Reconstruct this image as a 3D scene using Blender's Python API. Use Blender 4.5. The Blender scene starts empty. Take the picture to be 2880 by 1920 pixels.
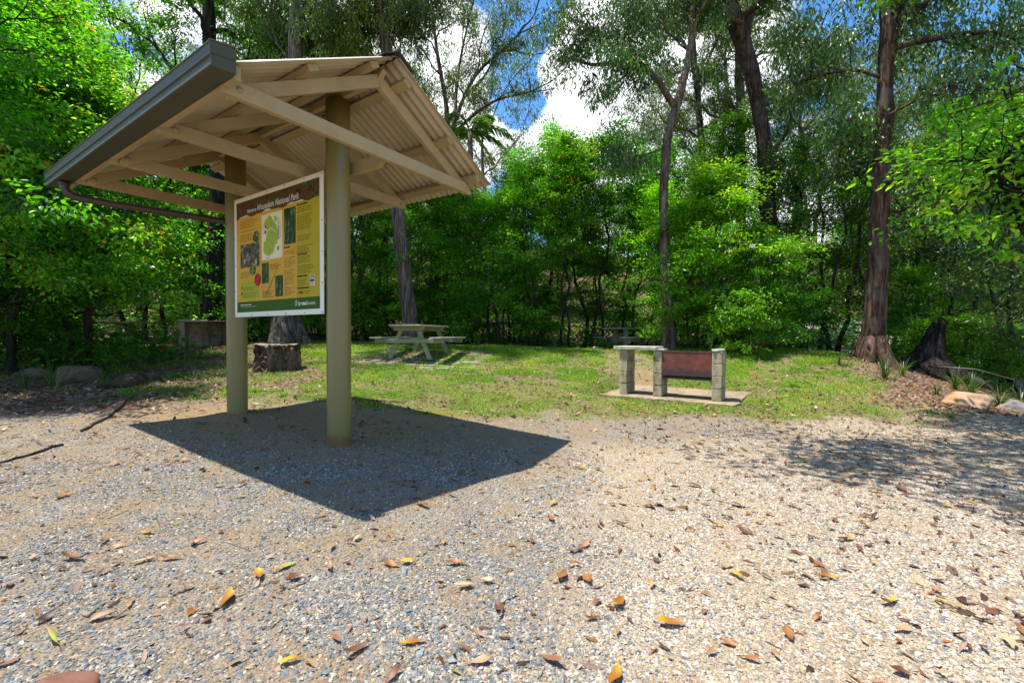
import bpy, bmesh, math, random
import numpy as np
from mathutils import Vector, Matrix, Euler, Quaternion

C = bpy.context.scene.collection
R = np.random.default_rng(7)
random.seed(7)
EYE = 1.0
FPX = 1245.08                      # focal length in pixels of the 2880 px wide photograph
PITCH, ROLL = -0.0167, 0.0023
TH = 0.5871                        # heading of the shelter
cT, sT = math.cos(TH), math.sin(TH)
SO = np.array([-1.9602, 4.1209, 0.0])
U = np.array([cT, -sT, 0.0]); V = np.array([sT, cT, 0.0])
SUN = np.array([-0.80, -0.02, 2.5]); SUN /= np.linalg.norm(SUN)

# ------------------------------------------------------------------ helpers
def at(px, py, Y):
    """point on the sight line of photograph pixel (px, py) at distance Y in front of the camera"""
    zx = (px-1440)/FPX; zu = -(py-960)/FPX
    cr, sr = math.cos(ROLL), math.sin(ROLL)
    x = zx*cr-zu*sr; z = zx*sr+zu*cr
    cp, sp = math.cos(PITCH), math.sin(PITCH)
    y2 = cp-z*sp; z2 = sp+z*cp
    return np.array([x/y2*Y, Y, EYE+z2/y2*Y])

def tag(o, label=None, cat=None, group=None, kind=None):
    if label: o['label'] = label
    if cat: o['category'] = cat
    if group: o['group'] = group
    if kind: o['kind'] = kind
    return o

def empty(name, label, cat, loc=(0, 0, 0), rz=0.0, group=None, mat=None):
    o = bpy.data.objects.new(name, None); C.objects.link(o)
    o.empty_display_size = 0.1
    if mat is not None: o.matrix_world = mat
    else:
        o.location = loc; o.rotation_euler = (0, 0, rz)
    return tag(o, label, cat, group)

def link(name, me, parent=None, mat=None):
    o = bpy.data.objects.new(name, me); C.objects.link(o)
    if mat is not None and not len(me.materials): me.materials.append(mat)
    if parent is not None: o.parent = parent
    return o

def np_mesh(name, V_, faces, attrs=None, smooth=False, mats=None, mi=None):
    """V_ (n,3); faces: list of int arrays (m,k)"""
    me = bpy.data.meshes.new(name)
    V_ = np.asarray(V_, dtype=np.float32)
    faces = [np.asarray(f, dtype=np.int32) for f in faces if len(f)]
    me.vertices.add(len(V_)); me.vertices.foreach_set('co', V_.ravel())
    tot = np.concatenate([np.full(len(f), f.shape[1], np.int32) for f in faces])
    loops = np.concatenate([f.ravel() for f in faces])
    me.loops.add(len(loops)); me.polygons.add(len(tot))
    me.loops.foreach_set('vertex_index', loops)
    st = np.zeros(len(tot), np.int32); st[1:] = np.cumsum(tot)[:-1]
    me.polygons.foreach_set('loop_start', st)
    if mi is not None: me.polygons.foreach_set('material_index', np.asarray(mi, np.int32))
    me.polygons.foreach_set('use_smooth', np.full(len(tot), bool(smooth)))
    for k, (typ, arr) in (attrs or {}).items():
        a = me.attributes.new(k, typ, 'POINT')
        if typ == 'FLOAT': a.data.foreach_set('value', np.asarray(arr, np.float32).ravel())
        else:
            arr = np.asarray(arr, np.float32)
            if arr.shape[1] == 3: arr = np.concatenate([arr, np.ones((len(arr), 1), np.float32)], 1)
            a.data.foreach_set('color', arr.ravel())
    me.update(calc_edges=True)
    for m in (mats or []): me.materials.append(m)
    return me

class MB:
    """collects shapes (numpy) for ONE mesh"""
    def __init__(s): s.v = []; s.f = {}; s.n = 0; s.mi = {}
    def add(s, verts, faces, m=0):
        verts = np.asarray(verts, float)
        for f in faces:
            f = np.asarray(f)
            if f.ndim == 1: f = f[None]
            s.f.setdefault(f.shape[1], []).append(f+s.n)
            s.mi.setdefault(f.shape[1], []).append(np.full(len(f), m))
        s.v.append(verts); s.n += len(verts); return s
    def box(s, lo, hi, M=None, bev=0.004, m=0, taper=None):
        lo = np.array(lo, float); hi = np.array(hi, float)
        bm = bmesh.new(); bmesh.ops.create_cube(bm, size=1.0)
        for v in bm.verts:
            v.co = Vector(lo+(np.array(v.co)+0.5)*(hi-lo))
        if bev: bmesh.ops.bevel(bm, geom=bm.edges[:], offset=min(bev, 0.3*float((hi-lo).min())), segments=1, affect='EDGES', profile=0.5)
        s.from_bm(bm, M, m); return s
    def from_bm(s, bm, M=None, m=0):
        bm.verts.index_update()
        vs = np.array([v.co[:] for v in bm.verts])
        if M is not None: vs = vs @ np.array(M)[:3, :3].T + np.array(M)[:3, 3]
        fs = {}
        for f in bm.faces: fs.setdefault(len(f.verts), []).append([v.index for v in f.verts])
        s.add(vs, [np.array(a) for a in fs.values()], m); bm.free(); return s
    def poly(s, pts, d, bev=0.003, m=0):
        """prism: pts list of 3D points of one face, d extrusion vector"""
        bm = bmesh.new()
        vs = [bm.verts.new(p) for p in pts]; f = bm.faces.new(vs)
        r = bmesh.ops.extrude_face_region(bm, geom=[f])
        bmesh.ops.translate(bm, verts=[g for g in r['geom'] if isinstance(g, bmesh.types.BMVert)], vec=Vector(d))
        bmesh.ops.recalc_face_normals(bm, faces=bm.faces[:])
        if bev: bmesh.ops.bevel(bm, geom=bm.edges[:], offset=bev, segments=1, affect='EDGES', profile=0.5)
        s.from_bm(bm, None, m); return s
    def tube(s, path, rad, n=8, m=0, rng=None, rough=0.0, cap=True):
        path = np.asarray(path, float); k = len(path)
        rad = np.broadcast_to(np.asarray(rad, float), (k,)) if np.ndim(rad) == 0 else np.asarray(rad, float)
        T = np.gradient(path, axis=0); T /= np.linalg.norm(T, axis=1)[:, None]+1e-9
        ref = np.array([1.0, 0, 0]) if abs(T[0][0]) < 0.8 else np.array([0, 1.0, 0])
        a = np.linspace(0, 2*np.pi, n, endpoint=False)
        prof = np.ones(n) if rng is None else 1+rough*rng.normal(size=n)
        out = []
        A = ref-T[0]*(ref@T[0]); A /= np.linalg.norm(A)
        for i in range(k):
            A = A-T[i]*(A@T[i]); A /= np.linalg.norm(A)+1e-9
            B = np.cross(T[i], A)
            pr = prof if rng is None else prof*(1+rough*0.5*rng.normal(size=n))
            out.append(path[i]+rad[i]*pr[:, None]*(np.cos(a)[:, None]*A+np.sin(a)[:, None]*B))
        vs = np.concatenate(out)
        i0 = (np.arange(k-1)[:, None]*n+np.arange(n)[None]).ravel()
        i1 = (np.arange(k-1)[:, None]*n+(np.arange(n)[None]+1) % n).ravel()
        fs = [np.stack([i0, i1, i1+n, i0+n], 1)]
        if cap: fs += [np.arange(n)[::-1][None], (np.arange(n)+(k-1)*n)[None]]
        s.add(vs, fs, m); return s
    def mesh(s, name, mats, smooth=False, shift=None):
        vs = np.concatenate(s.v)
        if shift is not None: vs = vs-np.asarray(shift)
        ks = sorted(s.f)
        return np_mesh(name, vs, [np.concatenate(s.f[k]) for k in ks], None, smooth, mats if isinstance(mats, (list, tuple)) else [mats],
                       np.concatenate([np.concatenate(s.mi[k]) for k in ks]))
    def build(s, name, mats, parent=None, smooth=False, shift=None):
        return link(name, s.mesh(name, mats, smooth, shift), parent)

def copy_tree(o, parent=None):
    c = o.copy(); C.objects.link(c)
    if parent is not None: c.parent = parent
    for ch in o.children: copy_tree(ch, c)
    return c

# ---- value noise
_P = np.random.default_rng(99).random((256, 256)).astype(np.float32)
def vnoise(x, y):
    xi = np.floor(x).astype(int); yi = np.floor(y).astype(int)
    fx = x-xi; fy = y-yi; fx = fx*fx*(3-2*fx); fy = fy*fy*(3-2*fy)
    g = lambda a, b: _P[a & 255, b & 255]
    return (g(xi, yi)*(1-fx)+g(xi+1, yi)*fx)*(1-fy)+(g(xi, yi+1)*(1-fx)+g(xi+1, yi+1)*fx)*fy
def dpath(x, y): return np.exp(-(((x-(2.35+.10*(y-8)))/.55)**2)**2)*sst(7.6, 8.4, y)*(1-sst(13.4, 14.2, y))
def fbm(x, y, sc=1.0, o=4, seed=0):
    t = 0; a = 0.5; x = np.asarray(x)*sc+seed*17.3; y = np.asarray(y)*sc+seed*9.1
    for _ in range(o):
        t = t+a*vnoise(x, y); x = x*2.03+5; y = y*2.03+11; a *= 0.5
    return t/(1-0.5**o)
def sst(a, b, x):
    t = np.clip((x-a)/(b-a), 0, 1); return t*t*(3-2*t)

# ---- terrain
CP = np.array([(0, 1.3, 0), (2, 1.3, 0), (-2, 1.3, .01), (-.74, 2.3, 0), (.53, 4.3, -.06), (-1.49, 3.81, .03), (-2.98, 4.8, .11), (-3.62, 4.23, .11),
    (0, 6, .0), (2, 6.2, -.03), (3.2, 6.8, -.04), (1.9, 7.6, -.01), (3.5, 4.5, -.08), (-2, 10.3, .42), (-3, 9.9, .42), (0, 13, .62), (3, 12.6, .56), (3.4, 14.6, .40), (0, 9, .2),
    (-5.0, 8.8, .27), (-6, 12.6, .70), (-9.1, 12.8, .62), (-7, 7, .22), (-6, 4.5, .15), (-9, 9, .4), (-3.2, 12.8, .66), (7.6, 9.9, .50), (8.2, 11, .52), (5, 9, .17), (6.56, 6.35, -.05),
    (8.2, 7.1, -.2), (9.5, 9.5, -.05), (5, 5, -.09), (6, 3, -.1), (12, 12, .0), (11, 6, -.6), (13, 18, .45), (0, 18, .55), (-12, 18, .9), (6, 18, .5), (0, 0, 0), (-6, 0, .1), (6, 0, -.1),
    (0, -6, 0), (-14, 6, .4), (16, 0, -.4), (-14, -4, .3), (0, 26, 2.3), (-20, 26, 3.0), (22, 26, 2.0), (0, 40, 8.2), (-30, 40, 9), (30, 40, 7), (-30, 10, 1.4), (30, 8, .4)])
def _phi(r2): return 0.5*r2*np.log(r2+1e-9)
_n = len(CP)
_A = np.zeros((_n+3, _n+3)); _d = CP[:, None, :2]-CP[None, :, :2]
_A[:_n, :_n] = _phi((_d**2).sum(2))+np.eye(_n)*0.02
_A[:_n, _n] = 1; _A[:_n, _n+1:] = CP[:, :2]; _A[_n:, :_n] = _A[:_n, _n:].T
_w = np.linalg.solve(_A, np.concatenate([CP[:, 2], np.zeros(3)]))
def gz(x, y):
    x = np.atleast_1d(np.asarray(x, float)); y = np.atleast_1d(np.asarray(y, float)); sh = x.shape
    xr, yr = x.ravel(), y.ravel(); out = np.empty(len(xr))
    xc = np.clip(xr, -34, 34); yc = np.clip(yr, -7, 43)
    for i in range(0, len(xr), 40000):
        a, b = xc[i:i+40000], yc[i:i+40000]
        out[i:i+40000] = _w[_n]+_w[_n+1]*a+_w[_n+2]*b+_phi((a[:, None]-CP[:, 0])**2+(b[:, None]-CP[:, 1])**2) @ _w[:_n]
    out += np.clip(yr-43, 0, 200)*0.08
    pa = (xr-3.075)*U[0]+(yr-6.80)*U[1]; pb = (xr-3.075)*V[0]+(yr-6.80)*V[1]
    ms = sst(-2.15, -1.85, pa)*(1-sst(.30, .55, pa))*sst(-.5, -.2, pb)*(1-sst(1.62, 2.1, pb)); out = out*(1-ms)+np.minimum(out, -.085+.02*pb)*ms
    for uu in (.5653, -1.2298): out += .03*np.exp(-((xr-SO[0]-uu*U[0])**2+(yr-SO[1]-uu*U[1])**2)/.045)
    out += 0.05*(fbm(xr, yr, .9, 3, 3)-.5)*sst(5, 8, np.hypot(xr, yr))+0.02*(fbm(xr, yr, 2.2, 3, 5)-.5)
    return out.reshape(sh)
def g1(x, y): return float(gz(x, y)[0])

# ------------------------------------------------------------------ materials
MATS = {}
def nodes(name):
    m = bpy.data.materials.new(name); m.use_nodes = True; nt = m.node_tree
    for n in list(nt.nodes): nt.nodes.remove(n)
    out = nt.nodes.new('ShaderNodeOutputMaterial')
    def N(t, **k):
        n = nt.nodes.new('ShaderNode'+t)
        for a, b in k.items():
            if a.startswith('i_'):
                n.inputs[a[2:].replace('_', ' ')].default_value = b
            else: setattr(n, a, b)
        return n
    L = lambda a, b: nt.links.new(a, b)
    return m, nt, N, L, out
def ramp(N, stops, interp='LINEAR'):
    r = N('ValToRGB'); e = r.color_ramp; e.interpolation = interp
    while len(e.elements) < len(stops): e.elements.new(0.5)
    for el, (p, c) in zip(e.elements, stops):
        el.position = p; el.color = (c[0], c[1], c[2], 1)
    return r
def plain(name, col, rough=0.6, var=0.12, scale=8.0, bump=0.15, bscale=60, dirt=None, dirt_amt=0.35, stretch=(1, 1, 1), metallic=0.0, spec=0.4):
    """painted / weathered surface: colour with mottling, dirt patches and fine bump"""
    m, nt, N, L, out = nodes(name)
    tc = N('TexCoord'); mp = N('Mapping'); mp.inputs['Scale'].default_value = stretch; L(tc.outputs['Object'], mp.inputs['Vector'])
    n1 = N('TexNoise', i_Scale=scale, i_Detail=6.0, i_Roughness=0.65); L(mp.outputs[0], n1.inputs['Vector'])
    c = np.array(col)*.82; lo = c*(1-var); hi = np.minimum(c*(1+var), 0.95)
    r = ramp(N, [(0.3, lo), (0.7, hi)]); L(n1.outputs['Fac'], r.inputs['Fac'])
    colout = r.outputs['Color']
    if dirt is not None:
        n2 = N('TexNoise', i_Scale=scale*0.35, i_Detail=8.0, i_Roughness=0.7); L(mp.outputs[0], n2.inputs['Vector'])
        r2 = ramp(N, [(0.5, (0, 0, 0)), (0.68, (dirt_amt,)*3)]); L(n2.outputs['Fac'], r2.inputs['Fac'])
        mx = N('MixRGB'); mx.inputs['Color2'].default_value = (*dirt, 1); L(r2.outputs['Color'], mx.inputs['Fac']); L(colout, mx.inputs['Color1']); colout = mx.outputs['Color']
    b = N('BsdfPrincipled', i_Roughness=rough, i_Metallic=metallic); b.inputs['Specular IOR Level'].default_value = spec
    L(colout, b.inputs['Base Color'])
    n3 = N('TexNoise', i_Scale=bscale, i_Detail=4.0); L(mp.outputs[0], n3.inputs['Vector'])
    bp = N('Bump', i_Strength=bump, i_Distance=0.01); L(n3.outputs['Fac'], bp.inputs['Height']); L(bp.outputs[0], b.inputs['Normal'])
    L(b.outputs[0], out.inputs[0]); return m

def leaf_mat(name, stops, trans=0.5, tcol=1.9, rough=0.36, gloss=0.5):
    """leaf: reflecting and translucent; colour from the per-leaf attribute 'tint'"""
    m, nt, N, L, out = nodes(name)
    a = N('Attribute', attribute_name='tint'); oi = N('ObjectInfo')
    ad = N('Math', operation='MULTIPLY_ADD'); L(oi.outputs['Random'], ad.inputs[0]); ad.inputs[1].default_value = 0.16; L(a.outputs['Fac'], ad.inputs[2])
    sb = N('Math', operation='SUBTRACT'); L(ad.outputs[0], sb.inputs[0]); sb.inputs[1].default_value = 0.08
    r0 = ramp(N, stops); L(sb.outputs[0], r0.inputs['Fac'])
    r = N('HueSaturation'); L(r0.outputs['Color'], r.inputs['Color'])
    w1 = N('TexWhiteNoise', noise_dimensions='1D'); L(oi.outputs['Random'], w1.inputs['W'])
    h1 = N('MapRange'); h1.inputs['To Min'].default_value = .478; h1.inputs['To Max'].default_value = .515; L(w1.outputs['Value'], h1.inputs['Value']); L(h1.outputs[0], r.inputs['Hue'])
    h2 = N('MapRange'); h2.inputs['To Min'].default_value = .82; h2.inputs['To Max'].default_value = 1.3; L(oi.outputs['Random'], h2.inputs['Value']); L(h2.outputs[0], r.inputs['Value'])
    b = N('BsdfPrincipled', i_Roughness=rough); b.inputs['Specular IOR Level'].default_value = gloss
    L(r.outputs['Color'], b.inputs['Base Color'])
    t = N('BsdfTranslucent'); mu = N('MixRGB', blend_type='MULTIPLY'); mu.inputs['Fac'].default_value = 1.0
    mu.inputs['Color2'].default_value = (tcol*1.0, tcol*1.15, tcol*0.35, 1); L(r.outputs['Color'], mu.inputs['Color1']); L(mu.outputs[0], t.inputs['Color'])
    mx = N('MixShader'); mx.inputs[0].default_value = trans; L(b.outputs[0], mx.inputs[1]); L(t.outputs[0], mx.inputs[2])
    L(mx.outputs[0], out.inputs[0]); return m

def bark_mat(name, dark, mid, light, sc=9.0, st=0.14, bump=0.9, patch=None):
    m, nt, N, L, out = nodes(name)
    tc = N('TexCoord'); mp = N('Mapping'); mp.inputs['Scale'].default_value = (1, 1, st); L(tc.outputs['Object'], mp.inputs['Vector'])
    n0 = N('TexNoise', i_Scale=2.0, i_Detail=3.0); L(tc.outputs['Object'], n0.inputs['Vector'])
    n1 = N('TexNoise', i_Scale=sc, i_Detail=9.0, i_Roughness=0.72); n1.inputs['Distortion'].default_value = 0.6; L(mp.outputs[0], n1.inputs['Vector'])
    r = ramp(N, [(0.38, dark), (0.5, mid), (0.63, light)]); L(n1.outputs['Fac'], r.inputs['Fac'])
    col = r.outputs['Color']
    if patch is not None:
        r2 = ramp(N, [(0.5, (0, 0, 0)), (0.62, (0.75,)*3)]); L(n0.outputs['Fac'], r2.inputs['Fac'])
        mx = N('MixRGB', blend_type='MIX'); L(r2.outputs['Color'], mx.inputs['Fac']); L(col, mx.inputs['Color1'])
        r3 = ramp(N, [(0.3, np.array(patch)*0.5), (0.7, np.array(patch)*1.25)]); L(n1.outputs['Fac'], r3.inputs['Fac']); L(r3.outputs['Color'], mx.inputs['Color2']); col = mx.outputs['Color']
    b = N('BsdfPrincipled', i_Roughness=0.9); b.inputs['Specular IOR Level'].default_value = 0.2; L(col, b.inputs['Base Color'])
    bp = N('Bump', i_Strength=bump, i_Distance=0.03); L(n1.outputs['Fac'], bp.inputs['Height']); L(bp.outputs[0], b.inputs['Normal'])
    L(b.outputs[0], out.inputs[0]); return m

def attr_mat(name, attr, rough=0.85, spec=0.25, trans=0.0):
    m, nt, N, L, out = nodes(name)
    a = N('Attribute', attribute_name=attr)
    b = N('BsdfPrincipled', i_Roughness=rough); b.inputs['Specular IOR Level'].default_value = spec; L(a.outputs['Color'], b.inputs['Base Color'])
    if trans:
        t = N('BsdfTranslucent'); L(a.outputs['Color'], t.inputs['Color']); mx = N('MixShader'); mx.inputs[0].default_value = trans
        L(b.outputs[0], mx.inputs[1]); L(t.outputs[0], mx.inputs[2]); L(mx.outputs[0], out.inputs[0])
    else: L(b.outputs[0], out.inputs[0])
    return m

GREEN = [(0.0, (.016, .060, .004)), (0.35, (.038, .130, .007)), (0.65, (.080, .225, .009)), (0.9, (.165, .340, .014)), (0.97, (.20, .34, .02)), (1.0, (.26, .13, .02))]
BRIGHT = [(0.0, (.034, .115, .005)), (0.35, (.060, .190, .008)), (0.65, (.115, .295, .010)), (0.92, (.215, .410, .018)), (1.0, (.30, .40, .03))]
EUCG = [(0.0, (.030, .072, .012)), (0.4, (.070, .150, .020)), (0.75, (.135, .225, .026)), (0.97, (.22, .27, .035)), (1.0, (.20, .10, .03))]
BLUEG = [(0.0, (.020, .055, .020)), (0.5, (.048, .110, .032)), (1.0, (.10, .18, .045))]
M_leaf = leaf_mat('leaf_green', GREEN)
M_bright = leaf_mat('leaf_bright', BRIGHT, trans=0.5)
M_euc = leaf_mat('leaf_gum', EUCG, trans=0.35, tcol=1.3, rough=0.38)
M_blue = leaf_mat('leaf_bluegreen', BLUEG, trans=0.3, tcol=1.2)
M_grass = leaf_mat('grass_blade', [(0, (.06, .17, .010)), (0.5, (.13, .28, .016)), (0.85, (.24, .37, .028)), (1, (.38, .32, .10))], trans=0.35, tcol=1.3, rough=.6, gloss=.25)
M_strap = leaf_mat('strap_leaf', [(0, (.02, .06, .01)), (0.5, (.05, .12, .015)), (0.85, (.11, .18, .025)), (1, (.30, .25, .10))], trans=0.3, tcol=1.3, rough=.4)
M_bark_grey = bark_mat('bark_grey', (.022, .016, .012), (.105, .082, .062), (.24, .20, .16), sc=16, st=.10, bump=1.3)
M_bark_dark = bark_mat('bark_dark', (.010, .009, .008), (.028, .024, .020), (.075, .065, .055), sc=14)
M_bark_red = bark_mat('bark_red', (.012, .007, .005), (.060, .034, .023), (.17, .10, .065), sc=17, st=.11, bump=1.3, patch=(.12, .10, .085))
M_bark_brown = bark_mat('bark_brown', (.030, .020, .014), (.11, .075, .052), (.24, .18, .13), sc=9, patch=(.16, .15, .14))
M_bark_pale = bark_mat('bark_pale', (.10, .085, .07), (.22, .19, .16), (.38, .34, .30), sc=6, patch=(.15, .11, .085))
M_burnt = bark_mat('burnt_wood', (.004, .004, .004), (.014, .011, .010), (.07, .055, .045), sc=8, patch=(.06, .042, .032))
M_rot = bark_mat('rotten_wood', (.012, .008, .006), (.07, .045, .028), (.26, .19, .12), sc=8, st=.3, bump=1.2, patch=(.10, .075, .05))
M_cream = plain('cream_paint', (.46, .35, .185), rough=.55, var=.05, scale=5, bump=.08, bscale=45, dirt=(.17, .12, .065), dirt_amt=.42, stretch=(.35, 1, 1))
M_post = plain('olive_paint', (.245, .205, .068), rough=.35, var=.04, scale=4, bump=.05, bscale=60, dirt=(.17, .16, .08), dirt_amt=.20, stretch=(1, 1, .2), spec=.5)
def post_mat():
    m = M_post; nt = m.node_tree; b = [n for n in nt.nodes if n.type == 'BSDF_PRINCIPLED'][0]; src = b.inputs['Base Color'].links[0].from_socket
    tc = nt.nodes.new('ShaderNodeTexCoord'); sx = nt.nodes.new('ShaderNodeSeparateXYZ'); nt.links.new(tc.outputs['Object'], sx.inputs[0])
    nz = nt.nodes.new('ShaderNodeTexNoise'); nz.inputs['Scale'].default_value = 22; nz.inputs['Detail'].default_value = 5; nt.links.new(tc.outputs['Object'], nz.inputs['Vector'])
    a = nt.nodes.new('ShaderNodeMath'); a.operation = 'MULTIPLY_ADD'; nt.links.new(nz.outputs['Fac'], a.inputs[0]); a.inputs[1].default_value = -.16; nt.links.new(sx.outputs['Z'], a.inputs[2])
    r = nt.nodes.new('ShaderNodeMapRange'); r.inputs['From Min'].default_value = .02; r.inputs['From Max'].default_value = .09; r.inputs['To Min'].default_value = .85; r.inputs['To Max'].default_value = 0; nt.links.new(a.outputs[0], r.inputs['Value'])
    mx = nt.nodes.new('ShaderNodeMixRGB'); nt.links.new(r.outputs[0], mx.inputs['Fac']); nt.links.new(src, mx.inputs['Color1']); mx.inputs['Color2'].default_value = (.17, .085, .03, 1); nt.links.new(mx.outputs[0], b.inputs['Base Color'])
post_mat()
M_roof = plain('roof_steel', (.56, .47, .33), rough=.42, var=.04, scale=6, bump=.02, dirt=(.38, .30, .21), dirt_amt=.2, spec=.5)
M_gutter = plain('gutter_steel', (.078, .080, .050), rough=.5, var=.06, scale=7, bump=.02, dirt=(.10, .08, .05), dirt_amt=.3, spec=.3)
M_pipe = plain('brown_pipe', (.065, .045, .035), rough=.35, var=.06, bump=.02)
M_bolt = plain('painted_bolt', (.36, .29, .19), rough=.4, var=.05, bump=.02)
M_black = plain('black_plastic', (.012, .012, .012), rough=.4)
# ------------------------------------------------------------------ camera, light, sky
scn = bpy.context.scene
cam_d = bpy.data.cameras.new('camera'); cam = bpy.data.objects.new('camera', cam_d); C.objects.link(cam)
cam_d.sensor_width = 36; cam_d.lens = FPX/2880*36; cam_d.clip_end = 2000; cam_d.clip_start = 0.05
cp, sp = math.cos(PITCH), math.sin(PITCH); cr, sr = math.cos(ROLL), math.sin(ROLL)
fw = np.array([0, cp, sp]); up0 = np.array([0, -sp, cp]); rt0 = np.array([1., 0, 0])
rt = cr*rt0+sr*up0; up = -sr*rt0+cr*up0
cam.matrix_world = Matrix(((rt[0], up[0], -fw[0], 0), (rt[1], up[1], -fw[1], 0), (rt[2], up[2], -fw[2], EYE), (0, 0, 0, 1)))
scn.camera = cam
sd = bpy.data.lights.new('sun', 'SUN'); sd.energy = 4.9; sd.angle = math.radians(0.5); sd.color = (1.0, .955, .88)
sun = bpy.data.objects.new('sun', sd); C.objects.link(sun); sun.rotation_euler = Vector(SUN).to_track_quat('Z', 'Y').to_euler(); sun.location = (0, 0, 60)
w = bpy.data.worlds.new('World'); scn.world = w; w.use_nodes = True; nt = w.node_tree
for n in list(nt.nodes): nt.nodes.remove(n)
def WN(t, **k):
    n = nt.nodes.new('ShaderNode'+t)
    for a, b in k.items():
        if a.startswith('i_'): n.inputs[a[2:].replace('_', ' ')].default_value = b
        else: setattr(n, a, b)
    return n
WL = lambda a, b: nt.links.new(a, b)
sky = WN('TexSky'); sky.sky_type = 'NISHITA'; sky.sun_disc = False
sky.sun_elevation = math.asin(SUN[2]); sky.sun_rotation = math.atan2(SUN[0], SUN[1]); sky.air_density = 1.0; sky.dust_density = 0.4; sky.ozone_density = 3.0
hs = WN('HueSaturation'); hs.inputs['Saturation'].default_value = 1.28; hs.inputs['Value'].default_value = 1.0; WL(sky.outputs[0], hs.inputs['Color'])
tc = WN('TexCoord'); sx = WN('SeparateXYZ'); WL(tc.outputs['Generated'], sx.inputs[0])
mz = WN('Math', operation='MAXIMUM'); WL(sx.outputs['Z'], mz.inputs[0]); mz.inputs[1].default_value = 0.0
az = WN('Math', operation='ADD'); WL(mz.outputs[0], az.inputs[0]); az.inputs[1].default_value = 0.35
vd = WN('VectorMath', operation='SCALE'); iv = WN('Math', operation='DIVIDE'); iv.inputs[0].default_value = 1.0; WL(az.outputs[0], iv.inputs[1])
WL(tc.outputs['Generated'], vd.inputs[0]); WL(iv.outputs[0], vd.inputs['Scale'])
n1 = WN('TexNoise', i_Scale=3.4, i_Detail=9.0, i_Roughness=0.56); n1.inputs['Distortion'].default_value = 0.35; WL(vd.outputs[0], n1.inputs['Vector'])
acc = n1.outputs['Fac']
# broad banks and openings of the cloud cover, by compass direction and height
def bias(px, py, amt, size):
    global acc
    d = at(px, py, 10.0)-np.array([0, 0, EYE]); d /= np.linalg.norm(d)
    dt = WN('VectorMath', operation='DOT_PRODUCT'); WL(tc.outputs['Generated'], dt.inputs[0]); dt.inputs[1].default_value = tuple(d)
    mr = WN('MapRange', interpolation_type='SMOOTHSTEP'); mr.inputs['From Min'].default_value = math.cos(size); mr.inputs['From Max'].default_value = 1.0
    mr.inputs['To Min'].default_value = 0; mr.inputs['To Max'].default_value = amt; WL(dt.outputs['Value'], mr.inputs['Value'])
    ad = WN('Math', operation='ADD'); WL(acc, ad.inputs[0]); WL(mr.outputs[0], ad.inputs[1]); acc = ad.outputs[0]
for b in [(1510, 60, -.36, .20), (1525, 230, -.34, .14), (1490, 330, -.2, .08), (2680, 160, -.34, .36), (1690, 110, .36, .13), (1600, 210, .36, .07), (1600, 330, .2, .09), (1650, 300, .30, .20), (1820, 130, .3, .3), (1350, 230, .22, .18), (1000, 60, .22, .5), (2000, 450, .2, .4), (2400, 560, .2, .3), (1500, 20, -.1, .1)]: bias(*b)
rc = nt.nodes.new('ShaderNodeValToRGB'); rc.color_ramp.elements[0].position = 0.535; rc.color_ramp.elements[1].position = 0.66; WL(acc, rc.inputs[0])
n2 = WN('TexNoise', i_Scale=5.0, i_Detail=6.0); WL(vd.outputs[0], n2.inputs['Vector'])
cc = nt.nodes.new('ShaderNodeValToRGB'); cc.color_ramp.elements[0].position = .3; cc.color_ramp.elements[0].color = (4.2, 4.5, 5.0, 1); cc.color_ramp.elements[1].position = .65; cc.color_ramp.elements[1].color = (7.0, 7.0, 7.0, 1); WL(n2.outputs['Fac'], cc.inputs[0])
mx = WN('MixRGB'); WL(rc.outputs[0], mx.inputs['Fac']); WL(hs.outputs[0], mx.inputs['Color1']); WL(cc.outputs[0], mx.inputs['Color2'])
bg = WN('Background'); bg.inputs['Strength'].default_value = 0.15; WL(mx.outputs[0], bg.inputs['Color'])
wo = WN('OutputWorld'); WL(bg.outputs[0], wo.inputs['Surface'])
vs_ = scn.view_settings; vs_.view_transform = 'Standard'; vs_.look = 'None'; vs_.gamma = 1.0; vs_.exposure = 0.92
cy = scn.cycles; cy.max_bounces = 8; cy.diffuse_bounces = 5; cy.glossy_bounces = 2; cy.transmission_bounces = 5; cy.transparent_max_bounces = 4
cy.caustics_reflective = False; cy.caustics_refractive = False; cy.sample_clamp_indirect = 6.0

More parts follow.
